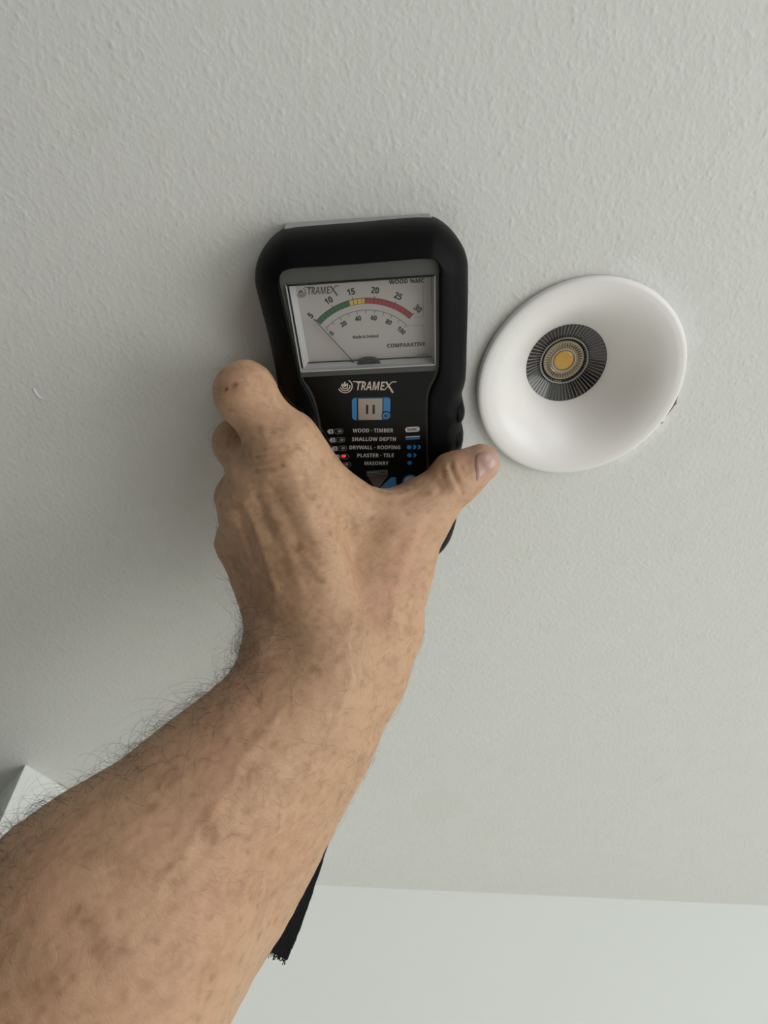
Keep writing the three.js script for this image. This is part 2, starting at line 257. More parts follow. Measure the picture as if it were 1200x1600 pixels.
  const dialTex = canvasTex(DW * DS, DH * DS, (g, w, h) => {
    const X = (x) => (x + 30) * DS, Y = (y) => (19 - y) * DS;
    g.fillStyle = '#aba6a1'; g.fillRect(0, 0, w, h);
    const cx = 0.9, cy = -19.9, A0 = 134.4, A1 = 46.9, deg = Math.PI / 180;
    const ang = (v) => (A0 + (A1 - A0) * (v - 5) / 25) * deg;
    const arc = (r, a0, a1) => { g.beginPath(); g.arc(X(cx), Y(cy), r * DS, -a0, -a1, false); };
    for (const [v0, v1, col] of [[5, 14, '#265c36'], [14, 17.7, '#c8a640'], [17.7, 30, '#98262e']]) { arc(28.4, ang(v0), ang(v1)); g.lineWidth = 2.3 * DS; g.strokeStyle = col; g.stroke(); }
    g.strokeStyle = '#181414'; g.lineWidth = 0.28 * DS; arc(29.55, ang(5), ang(30)); g.stroke(); arc(27.25, ang(5), ang(30)); g.lineWidth = 0.16 * DS; g.stroke();
    const ray = (a, r0, r1, lw) => { g.lineWidth = lw * DS; g.beginPath(); g.moveTo(X(cx + r0 * Math.cos(a)), Y(cy + r0 * Math.sin(a))); g.lineTo(X(cx + r1 * Math.cos(a)), Y(cy + r1 * Math.sin(a))); g.stroke(); };
    for (let v = 5; v <= 30; v++) ray(ang(v), 27.2, v % 5 ? 29.5 : 30.5, v % 5 ? 0.2 : 0.26);
    const lab = (s, a, r, size, rot) => { g.save(); g.translate(X(cx + r * Math.cos(a)), Y(cy + r * Math.sin(a))); g.rotate(Math.PI / 2 - a); g.font = `bold ${size * DS}px sans-serif`; g.textAlign = 'center'; g.textBaseline = 'middle'; g.scale(0.92, 1.05); g.fillText(s, 0, 0); g.strokeStyle = g.fillStyle; g.lineWidth = 0.16 * DS; g.strokeText(s, 0, 0); g.restore(); };
    g.fillStyle = '#120f0c';
    for (const v of [5, 10, 15, 20, 25, 30]) lab(String(v), ang(v), 32.8, 3.3);
    const B0 = 134, B1 = 44.5, an2 = (v) => (B0 + (B1 - B0) * v / 100) * deg;
    g.strokeStyle = '#1d1a18'; arc(24.5, an2(0), an2(100)); g.lineWidth = 0.2 * DS; g.stroke();
    for (let v = 0; v <= 100; v += 10) ray(an2(v), 24.5, 23.0, 0.2);
    for (const v of [0, 20, 40, 60, 80, 100]) lab(String(v), an2(v), 21.3, 2.6);
    g.textBaseline = 'alphabetic';
    const txt = (s, x0, x1, y, size, font = 'bold', col = '#1b1816') => { g.save(); g.fillStyle = col; g.font = `${font} ${size * DS}px sans-serif`; g.textAlign = 'left'; const m = g.measureText(s).width; g.translate(X(x0), Y(y)); g.scale((x1 - x0) * DS / m, 1); g.fillText(s, 0, 0); g.strokeStyle = col; g.lineWidth = 0.12 * DS; g.strokeText(s, 0, 0); g.restore(); };
    txt('WOOD %MC', 11.4, 26.0, 14.8, 2.4); txt('COMPARATIVE', 9.6, 26.6, -12.3, 2.35); txt('Made in Ireland', -5.0, 6.2, -7.4, 1.75, 'bold'); 
    g.strokeStyle = '#4a4644'; g.lineWidth = 0.12 * DS; g.beginPath(); g.moveTo(X(25.4), Y(13.8)); g.lineTo(X(25.6), Y(0.4)); g.lineTo(X(21.6), Y(0.4)); g.moveTo(X(18.1), Y(-3.1)); g.lineTo(X(25.7), Y(-3.1)); g.lineTo(X(25.9), Y(-9.4)); g.stroke();
    logo(g, X, Y, DS, -25.0, 13.2, 1.9, '#3a3633'); wordmark(g, X, Y, DS, -22.6, 12.2, 11.8, 3.4, '#35312e');
    g.fillStyle = '#5a5654'; for (let k = 0; k < 9; k++) g.fillRect(X(22.6 + k * 0.56), Y(-16.0), (0.2 + 0.12 * (k % 3)) * DS, (0.5 + 0.15 * (k % 2)) * DS); // tiny print, too small to read
  });
  // emblem: flame in concentric arcs; wordmark with a long bar over the first letter and a long tail on the last
  function logo(g, X, Y, s, cx, cy, r, col) {
    g.strokeStyle = col; g.fillStyle = col; g.lineCap = 'butt';
    for (const [k, a0, a1, lw] of [[1, -1.05, 2.75, 0.17], [0.68, -0.2, 2.9, 0.17], [0.38, 0.1, 3.0, 0.17]]) { g.lineWidth = lw * r * s; g.beginPath(); g.arc(X(cx), Y(cy), k * r * s, a0, a1, false); g.stroke(); }
    const fl = (x, y, h, w) => { g.beginPath(); g.moveTo(X(cx + x * r), Y(cy + (y + h) * r)); g.bezierCurveTo(X(cx + (x + w) * r), Y(cy + (y + h * 0.45) * r), X(cx + (x + w) * r), Y(cy + y * r), X(cx + x * r), Y(cy + y * r)); g.bezierCurveTo(X(cx + (x - w) * r), Y(cy + y * r), X(cx + (x - w) * r), Y(cy + (y + h * 0.45) * r), X(cx + x * r), Y(cy + (y + h) * r)); g.fill(); };
    fl(-0.05, -0.12, 0.85, 0.3); fl(-0.42, -0.05, 0.5, 0.2); fl(0.3, 0.0, 0.5, 0.2);
  }
  function wordmark(g, X, Y, s, x0, y0, w, h, col) {
    g.save(); g.fillStyle = col; g.strokeStyle = col; g.translate(X(x0), Y(y0)); g.transform(1, 0, -0.13, 1, 0, 0);
    g.font = `italic bold ${h * 1.16 * s}px serif`; const word = 'TRAME', m = g.measureText(word).width, k = w * 0.80 * s / m;
    g.save(); g.scale(k, 1); g.textBaseline = 'alphabetic'; g.font = `bold ${h * 1.22 * s}px sans-serif`; const m2 = g.measureText(word).width; g.scale(m / m2, 1); g.fillText(word, 0, 0); g.restore();
    g.fillRect(-0.1 * w * s, -h * 0.93 * s, 0.3 * w * s, 0.1 * h * s);
    g.lineWidth = 0.17 * h * s; g.beginPath(); g.moveTo(0.81 * w * s, -h * 0.88 * s); g.lineTo(1.06 * w * s, h * 0.28 * s); g.stroke();
    g.lineWidth = 0.1 * h * s; g.beginPath(); g.moveTo(0.80 * w * s, 0); g.lineTo(0.98 * w * s, -h * 0.86 * s); g.lineTo(1.1 * w * s, -h * 0.86 * s); g.stroke();
    g.restore();
  }
  const dp = new THREE.PlaneGeometry(DW * MM, DH * MM); dp.translate(0, 0, 23.2 * MM);
  mesh('dial_face', dp, std({ name: 'printed dial', map: dialTex, roughness: 0.5 }), gauge);
  const nd = mesh('needle', mergeGeometries([gb(-20.8, 2.45, -4.2, -18.7, 0.26, 24.6, 24.9), gb(-6.0, -16.8, -3.0, -19.9, 0.5, 24.5, 25.0)]), std({ name: 'black needle', color: 0x0c0c0c, roughness: 0.5 }), gauge);
  const pv = new THREE.Shape(); pv.moveTo(-4 * MM, -18.6 * MM); pv.lineTo(6.6 * MM, -18.6 * MM); pv.bezierCurveTo(5.6 * MM, -16.4 * MM, 3.2 * MM, -16.1 * MM, 1.4 * MM, -16.1 * MM); pv.bezierCurveTo(-0.8 * MM, -16.1 * MM, -2.6 * MM, -16.6 * MM, -4 * MM, -18.6 * MM);
  mesh('needle_pivot', new THREE.ExtrudeGeometry(pv, { depth: 2.6 * MM, bevelEnabled: true, bevelSize: 0.3 * MM, bevelThickness: 0.4 * MM, bevelSegments: 3 }).translate(0, 0, 23.6 * MM), std({ name: 'black pivot cover', color: 0x0b0b0b, roughness: 0.3 }), gauge);
  const pane = new THREE.PlaneGeometry(59.4 * MM, 37.2 * MM); pane.translate(0.3 * MM, 0, 29.3 * MM);
  mesh('clear_cover', pane, phys({ name: 'clear plastic cover', color: 0xffffff, transmission: 1, thickness: 0, roughness: 0.02, ior: 1.46 }), gauge);
  // black printed label
  const LS = 18.5, LW = 66, LH = 106, lx0 = -33, ly1 = -19;
  const labelTex = canvasTex(Math.round(LW * LS), Math.round(LH * LS), (g, w, h) => {
    const X = (x) => (x - lx0) * LS, Y = (y) => (ly1 - y) * LS;
    g.fillStyle = '#060606'; g.fillRect(0, 0, w, h);
    const txt = (s, x0, y0, x1, y1, size, col = '#b4b2ae') => { g.save(); g.fillStyle = col; g.font = `bold ${size * LS}px sans-serif`; g.textBaseline = 'alphabetic'; g.translate(X(x0), Y(y0)); g.rotate(-Math.atan2(y1 - y0, x1 - x0)); const m = g.measureText(s).width; g.scale(Math.hypot(x1 - x0, y1 - y0) * LS / m, 1); g.fillText(s, 0, 0); g.restore(); };
    txt('WOOD \u00b7 TIMBER', -7.7, -49.6, 11.0, -50.7, 2.75); txt('SHALLOW DEPTH', -8.4, -54.0, 12.3, -55.3, 2.75); txt('DRYWALL \u00b7 ROOFING', -10.0, -58.4, 14.3, -59.9, 2.75);
    txt('PLASTER \u00b7 TILE', -6.6, -62.9, 11.1, -64.0, 2.75); txt('MASONRY', -3.4, -67.4, 8.3, -68.2, 2.75);
    g.save(); g.translate(X(0), Y(-28)); g.rotate(0.06); g.translate(-X(0), -Y(-28));
    logo(g, X, Y, LS, -9.7, -27.0, 3.1, '#c7b7a8'); wordmark(g, X, Y, LS, -5.2, -28.9, 16.0, 4.6, '#c7b7a8'); g.restore();
    // numbered pills beside the lamps
    const rr = (x, y, w2, h2, r) => { g.beginPath(); g.roundRect(X(x), Y(y), w2 * LS, h2 * LS, r * LS); };
    [[-19.3, -47.2, '1'], [-18.7, -51.7, '2'], [-18.1, -56.3, '3'], [-17.5, -60.8, '4'], [-16.9, -65.3, '5']].forEach(([x, y, n]) => {
      g.save(); rr(x, y, 3.6, 2.5, 1.2); g.clip(); g.fillStyle = '#a3a19d'; g.fillRect(X(x), Y(y), 2.7 * LS, 2.5 * LS); g.restore();
      g.fillStyle = '#0a0a0a'; g.font = `bold ${2 * LS}px sans-serif`; g.textAlign = 'center'; g.textBaseline = 'middle'; g.fillText(n, X(x + 1.6), Y(y - 1.3));
      g.strokeStyle = '#8b8985'; g.lineWidth = 0.2 * LS; rr(x + 3.2, y - 0.1, 4, 2.5, 1.2); g.stroke();
    });
    g.textAlign = 'center'; g.textBaseline = 'middle';
    g.fillStyle = '#bcbab6'; rr(16.6, -48.4, 6.7, 2.7, 1.2); g.fill(); g.fillStyle = '#0a0a0a'; g.font = `bold ${2.1 * LS}px sans-serif`; g.fillText('%MC', X(19.95), Y(-49.8));
    g.fillStyle = '#b9b9b9'; g.fillRect(X(16.7), Y(-53.3), 6.7 * LS, 0.6 * LS); g.fillStyle = '#2a78b8'; g.fillRect(X(16.7), Y(-54.4), 6.7 * LS, 0.65 * LS);
    g.fillStyle = '#2f79b4';
    const dot = (x, y) => { g.beginPath(); g.arc(X(x), Y(y), 1.15 * LS, 0, 7); g.fill(); }, half = (x, y) => { g.beginPath(); g.moveTo(X(x - 0.8), Y(y + 1.1)); g.arc(X(x - 0.1), Y(y), 1.1 * LS, -1.57, 1.57); g.lineTo(X(x - 0.8), Y(y - 1.1)); g.quadraticCurveTo(X(x + 0.3), Y(y), X(x - 0.8), Y(y + 1.1)); g.fill(); };
    dot(18.3, -59.1); half(20.7, -59.2); half(22.9, -59.3); dot(18.4, -63.5); half(20.8, -63.6); dot(18.5, -67.7);
    for (let k = 0; k < 4; k++) { g.fillStyle = '#8f8d8a'; g.fillRect(X(-2.4), Y(-71 - k * 0.75), 10.3 * LS, 0.3 * LS); }
    g.strokeStyle = '#cfcfcf'; g.lineWidth = 0.3 * LS;
  });
  const ls = [[-27.4, -21.4], [30.3, -21.9], [29.6, -24.2], [27.5, -28.6], [26.3, -33], [26.0, -40], [26.2, -57], [26.6, -71], [26.8, -90], [26.4, -107.5], [24.5, -114.8], [19.4, -120.2], [10, -122.6], [1, -122.8], [-8, -122.6], [-17.4, -120.2], [-22, -114.8], [-23.8, -107.5], [-23, -90], [-21.8, -71], [-21.2, -57], [-21.7, -45], [-22.9, -33.3], [-24.7, -27.2], [-26.9, -23]];
  const lshape = (() => { const sp = new THREE.Shape(); const P = ls.map(([x, y]) => new THREE.Vector2(x * MM, y * MM)); sp.moveTo(P[0].x, P[0].y); sp.lineTo(P[1].x, P[1].y); sp.splineThru(P.slice(2)); sp.closePath(); return sp; })();
  const lg = new THREE.ExtrudeGeometry(lshape, { depth: 0.5 * MM, bevelEnabled: false, curveSegments: 160 }); lg.translate(0, 0, 29 * MM);
  { const p = lg.attributes.position, uv = lg.attributes.uv; for (let i = 0; i < p.count; i++) uv.setXY(i, (p.getX(i) / MM - lx0) / LW, 1 - (ly1 - p.getY(i) / MM) / LH); }
  const label = mesh('label_panel', lg, phys({ name: 'black label film', map: labelTex, roughness: 0.32, specularIntensity: 0.5 }), o);
  // hold button: blue ends, brushed plate with two slots, round speaker key
  const zl = 29.5, blue = std({ name: 'blue key film', color: new THREE.Color(0.03, 0.19, 0.44), roughness: 0.4 });
  const tilt = -0.05;
  const keyAt = (w, h, r, d, x, y, z) => { const g = new RoundedBoxGeometry(w * MM, h * MM, d * MM, 3, Math.min(r, d / 2) * MM); g.rotateZ(tilt); g.translate(x * MM, y * MM, z * MM); return g; };
  const rounded = (w, h, r, d) => { const s = new THREE.Shape(), a = w / 2 * MM, b = h / 2 * MM, q = r * MM; s.moveTo(-a + q, -b); s.lineTo(a - q, -b); s.absarc(a - q, -b + q, q, -Math.PI / 2, 0); s.lineTo(a, b - q); s.absarc(a - q, b - q, q, 0, Math.PI / 2); s.lineTo(-a + q, b); s.absarc(-a + q, b - q, q, Math.PI / 2, Math.PI); s.lineTo(-a, -b + q); s.absarc(-a + q, -b + q, q, Math.PI, Math.PI * 1.5); return new THREE.ExtrudeGeometry(s, { depth: d * MM, bevelEnabled: true, bevelSize: 0.1 * MM, bevelThickness: 0.1 * MM, bevelSegments: 2, curveSegments: 8 }); };
  const key = mesh('hold_button', rounded(17.1, 10.9, 1.6, 0.25).rotateZ(tilt).translate(1.3 * MM, -38.0 * MM, zl * MM), blue, o);
  const dk = std({ name: 'black print', color: 0x050505, roughness: 0.4 });
  mesh('plate_border', keyAt(11.9, 10.9, 0.1, 0.3, 0.9, -38.0, zl + 0.36), dk, key);
  const plate = phys({ name: 'brushed steel plate', color: new THREE.Color(0.36, 0.3, 0.265), metalness: 1, roughness: 0.3, anisotropy: 0.5 });
  mesh('steel_plate', keyAt(11.0, 10.7, 0.1, 0.4, 0.9, -38.0, zl + 0.42), plate, key);
  for (const [x, y] of [[-0.5, -38.0], [2.45, -38.15]]) mesh('slot', keyAt(1.05, 4.7, 0.2, 0.4, x, y, zl + 0.5), dk, key);
  const disc = (r, d, x, y, z) => { const g = new THREE.CylinderGeometry(r * MM, r * MM, d * MM, 40); g.rotateX(Math.PI / 2); g.translate(x * MM, y * MM, z * MM); return g; };
  mesh('speaker_border', disc(2.15, 0.4, 8.0, -41.6, zl + 0.5), dk, key);
  mesh('speaker_key', disc(1.75, 0.5, 8.0, -41.6, zl + 0.53), blue, key);
  const horn = new THREE.ExtrudeGeometry(S([[7.1, -41.2], [7.6, -41.2], [8.2, -40.6], [8.2, -42.6], [7.6, -42.0], [7.1, -42.0]]), { depth: 0.1 * MM, bevelEnabled: false }); horn.translate(0, 0, (zl + 0.74) * MM);
  const wave = new THREE.TorusGeometry(0.6 * MM, 0.1 * MM, 6, 16, Math.PI); wave.rotateZ(-Math.PI / 2); wave.translate(8.4 * MM, -41.6 * MM, (zl + 0.78) * MM);
  mesh('speaker_symbol', mergeGeometries([horn, wave.toNonIndexed()]), dk, key);
  // indicator lamps: five small lenses, the fourth glowing red
  const lens = phys({ name: 'smoky lamp lens', color: new THREE.Color(0.16, 0.14, 0.13), roughness: 0.25 }), lensRed = phys({ name: 'glowing red lamp lens', color: new THREE.Color(0.5, 0.03, 0.03), emissive: new THREE.Color(1.0, 0.035, 0.05), emissiveIntensity: 1.4, roughness: 0.3 });
  [[-13.9, -48.6], [-13.3, -53.1], [-12.9, -57.6], [-12.7, -61.9], [-11.9, -66.5]].forEach(([x, y], k) => {
    const g = new THREE.SphereGeometry(1, 20, 12); g.scale(1.15 * MM, 0.72 * MM, 0.5 * MM); g.translate(x * MM, y * MM, zl * MM);
    const m = mesh('indicator_lamp', g, k === 3 ? lensRed : lens, o); if (k === 3) m.userData.label = 'glowing red indicator lamp';
  });
  // lower key: steel trapezoid with blue wedge, and the round power key
  const trap = new THREE.ExtrudeGeometry(S([[-2.3, -73.4], [7.9, -74.0], [3.4, -80.4], [1.2, -80.4]]), { depth: 0.3 * MM, bevelEnabled: false }); trap.translate(0, 0, zl * MM);
  const lowKey = mesh('range_button', trap, plate, o);
  const bw = new THREE.ExtrudeGeometry(S([[3.9, -80.6], [9.2, -75.2], [11.2, -75.2], [11.7, -76], [11.9, -86], [3.9, -86]]), { depth: 0.4 * MM, bevelEnabled: false }); bw.translate(0, 0, zl * MM); mesh('blue_wedge', bw, blue, lowKey);
  const power = mesh('power_button', disc(3.1, 0.5, 18.6, -78.2, zl + 0.1), std({ name: 'white key', color: new THREE.Color(0.5, 0.5, 0.49), roughness: 0.4 }), o);
  const pr = (r, w, col) => { const g = new THREE.TorusGeometry(r * MM, w * MM, 8, 48); g.translate(18.6 * MM, -78.2 * MM, (zl + 0.25) * MM); return mesh('power_ring', g, col, power); };
  pr(3.7, 0.28, blue);
  const ps = new THREE.TorusGeometry(1.3 * MM, 0.18 * MM, 8, 32, 5.2); ps.rotateZ(Math.PI / 2 + 0.54); ps.translate(18.6 * MM, -78.2 * MM, (zl + 0.4) * MM);
  const pl = new THREE.BoxGeometry(0.36 * MM, 1.7 * MM, 0.3 * MM); pl.translate(18.6 * MM, -77.1 * MM, (zl + 0.4) * MM);
  mesh('power_symbol', mergeGeometries([ps, pl]), dk, power);
  // wrist strap: woven black webbing hanging from the bottom end
  o.updateMatrixWorld();
  const cl = [[0.07168, 2.12600, -0.20657], [0.06848, 2.11400, -0.21635], [0.06364, 2.10000, -0.25388], [0.05631, 2.07600, -0.30110], [0.04532, 2.03800, -0.35219], [0.03688, 2.01200, -0.37496], [0.03178, 2.00000, -0.38001]].map(V3).map((p) => o.worldToLocal(p));
  const curve = new THREE.CatmullRomCurve3(cl), sp = [], si = [], su = [], SN = 90, hw = 0.0105, th = 0.0009, wdir = o.worldToLocal(new THREE.Vector3(...MO).add(new THREE.Vector3(0.97, 0.1, 0.18))).normalize();
  const R = rng(4);
  for (let i = 0; i <= SN; i++) {
    const p = curve.getPoint(i / SN), t = curve.getTangent(i / SN), w = wdir.clone().addScaledVector(t, -wdir.dot(t)).normalize(), n = new THREE.Vector3().crossVectors(t, w), L = curve.getLength() * i / SN, j = () => (R() - 0.5) * 0.00045;
    [[-1, -1], [1, -1], [1, 1], [-1, 1]].forEach(([a, b]) => { const q = p.clone().addScaledVector(w, a * (hw + j())).addScaledVector(n, b * th); sp.push(q.x, q.y, q.z); su.push(a * hw, L); });
  }
  for (let i = 0; i < SN; i++) for (let k = 0; k < 4; k++) { const a = i * 4 + k, b = i * 4 + (k + 1) % 4; si.push(a, b, a + 4, b, b + 4, a + 4); }
  const e = SN * 4; si.push(0, 2, 1, 0, 3, 2, e, e + 1, e + 2, e, e + 2, e + 3);
  const sg = new THREE.BufferGeometry(); sg.setAttribute('position', new THREE.Float32BufferAttribute(sp, 3)); sg.setAttribute('uv', new THREE.Float32BufferAttribute(su, 2)); sg.setIndex(si); const sgn2 = sg.toNonIndexed(); sgn2.computeVertexNormals();
  const weave = dataTex(64, (d, n) => { for (let y = 0; y < n; y++) for (let x = 0; x < n; x++) { const a = ((x >> 4) + (y >> 4)) & 1, u = (a ? x : y) & 15, v = Math.sin((u + 0.5) / 16 * Math.PI) * 200 + 30, i = (y * n + x) * 4; d[i] = d[i + 1] = d[i + 2] = v; d[i + 3] = 255; } });
  weave.repeat.set(1 / 0.006, 1 / 0.006);
  const strap = mesh('wrist_strap', sgn2, std({ name: 'black webbing', color: new THREE.Color(0.006, 0.006, 0.008), roughness: 0.95, bumpMap: weave, bumpScale: 0.0005 }), o);
  // frayed cut end
  const fr = [], eP = curve.getPoint(1), eT = curve.getTangent(1), eW = wdir.clone().addScaledVector(eT, -wdir.dot(eT)).normalize();
  for (let k = 0; k < 46; k++) { const a = (R() * 2 - 1) * hw, p = eP.clone().addScaledVector(eW, a), q = p.clone().addScaledVector(eT, 0.0008 + R() * 0.0022).addScaledVector(eW, (R() - 0.5) * 0.002); const g = new THREE.TubeGeometry(new THREE.CatmullRomCurve3([p.clone().addScaledVector(eT, -0.001), p.clone().lerp(q, 0.5), q]), 3, 0.00022, 4); fr.push(g); }
  mesh('frayed_threads', mergeGeometries(fr), std({ name: 'loose thread', color: 0x0b0b0d, roughness: 1 }), strap).userData.kind = 'stuff';
}

// ---------------------------------------------------------------- the arm
{
  const o = new THREE.Group(); o.name = 'person'; scene.add(o);
  o.userData = { label: 'bare hairy left arm of a person, hand gripping the black meter against the ceiling', category: 'person' };
  
  const lerp = (a, b, t) => a.map((v, i) => v + (b[i] - v) * t);
  // joints of the skeleton: x, y, z, radius
  const wU = [0.01789, 2.04600, -0.21842, 0.01497], wR = [0.05022, 2.05000, -0.21813, 0.01487], wC = [0.03301, 2.03900, -0.20947, 0.01562];
  const fC = [-0.03337, 1.96400, -0.27207, 0.04538], fU = [-0.04478, 1.96800, -0.26331, 0.02873], fR = [-0.02137, 1.96700, -0.30433, 0.03327];
  const b1 = [0.03370, 2.02600, -0.23340, 0.02231], b2 = [0.00290, 1.98600, -0.27909, 0.02751];
  const ext = (w, f, r) => { const e = lerp(w, f, 2.05); e[3] = r; return e; };
  const eC = ext(wC, fC, 0.043), eU = ext(wU, fU, 0.030), eR = ext(wR, fR, 0.032);
  const shoulder = [-0.15, 1.59, -0.10, 0.06], sh = lerp(eC, shoulder, 0.62); sh[3] = 0.047;
  const cI = [0.03865, 2.04900, -0.19826, 0.01034], cM = [0.02996, 2.04500, -0.19846, 0.01070], cR = [0.02191, 2.04800, -0.20301, 0.01084], cP = [0.01191, 2.05400, -0.20871, 0.01165];
  const iM = [0.00174, 2.08800, -0.13240, 0.01096], iP = [-0.01714, 2.09600, -0.11482, 0.01171], iD = [-0.01871, 2.12000, -0.12616, 0.00900], iT = [-0.01674, 2.13650, -0.12978, 0.00800];
  const mM = [-0.00585, 2.08900, -0.14886, 0.01079], mP = [-0.01845, 2.10500, -0.14378, 0.01027], mD = [-0.01517, 2.12200, -0.14383, 0.00860], mT = [-0.01293, 2.13750, -0.14532, 0.00800];
  const rM = [-0.00952, 2.08800, -0.16451, 0.00997], rP = [-0.01603, 2.10600, -0.17223, 0.00973], rD = [-0.00986, 2.12300, -0.16518, 0.00840], rT = [-0.00761, 2.13750, -0.16667, 0.00800];
  const pM = [-0.01077, 2.09100, -0.18709, 0.00962], pP = [-0.01221, 2.10600, -0.19451, 0.00954], pD = [-0.00545, 2.12400, -0.18263, 0.00760], pT = [-0.00375, 2.13750, -0.18323, 0.00720];
  const tC = [0.05893, 2.06400, -0.20474, 0.01340], tM = [0.06689, 2.09800, -0.16064, 0.01273], tI = [0.08082, 2.10600, -0.14470, 0.01155], tT = [0.09041, 2.10800, -0.13537, 0.00882];
  const w1 = [0.03328, 2.09000, -0.15850, 0.00961], w2 = [0.05365, 2.09100, -0.16340, 0.01100], w3 = [0.04132, 2.08600, -0.17918, 0.01344], w4 = [0.04738, 2.06000, -0.19842, 0.01244];
  // tapered capsules, flattened to numbers
  const bone = (a, b) => { const d = [b[0] - a[0], b[1] - a[1], b[2] - a[2]]; return [...a.slice(0, 3), ...d, 1 / (d[0] ** 2 + d[1] ** 2 + d[2] ** 2), a[3], b[3] - a[3]]; };
  const palm = [[cI, iM], [cM, mM], [cR, rM], [cP, pM], [iM, mM], [mM, rM], [rM, pM], [cI, wR], [cP, wU], [cM, wC], [cI, cP], [wU, wR], [tC, wR], [tC, tM], [tC, cI], [w3, w4], [w3, iM], [iM, w1], [w1, w2], [w2, tM], [w2, w4]].map((p) => bone(...p));
  const fore = [[b1, b2], [wC, fC], [wU, fU], [wR, fR], [fC, eC], [fU, eU], [fR, eR], [eC, sh]].map((p) => bone(...p));
  const digits = [[[iM, iP], [iP, iD], [iD, iT]], [[mM, mP], [mP, mD], [mD, mT]], [[rM, rP], [rP, rD], [rD, rT]], [[pM, pP], [pP, pD], [pD, pT]], [[tM, tI], [tI, tT]]].map((f) => f.map((p) => bone(...p)));
  const cap = (b, x, y, z) => {
    const px = x - b[0], py = y - b[1], pz = z - b[2]; let t = (px * b[3] + py * b[4] + pz * b[5]) * b[6]; t = t < 0 ? 0 : t > 1 ? 1 : t;
    const dx = px - b[3] * t, dy = py - b[4] * t, dz = pz - b[5] * t; return Math.sqrt(dx * dx + dy * dy + dz * dz) - b[7] - b[8] * t;
  };
  const smin = (a, b, k) => { const h = k - Math.abs(a - b); return h > 0 ? Math.min(a, b) - h * h * 0.25 / k : Math.min(a, b); };
  function sdf(x, y, z) {
    let d = 1, f = 1;
    for (const b of palm) d = smin(d, cap(b, x, y, z), 0.008);
    for (const b of fore) f = smin(f, cap(b, x, y, z), 0.016);
    d = smin(d, f, 0.013);
    let out = d;
    for (const chain of digits) { let q = 1; for (const b of chain) q = smin(q, cap(b, x, y, z), 0.004); q = smin(q, d, 0.006); out = smin(out, q, 0.0012); }
    return out;
  }
  
  const grad = (x, y, z, e = 0.0006) => { const g = [sdf(x + e, y, z) - sdf(x - e, y, z), sdf(x, y + e, z) - sdf(x, y - e, z), sdf(x, y, z + e) - sdf(x, y, z - e)], l = Math.hypot(...g) || 1; return g.map((v) => v / l); };

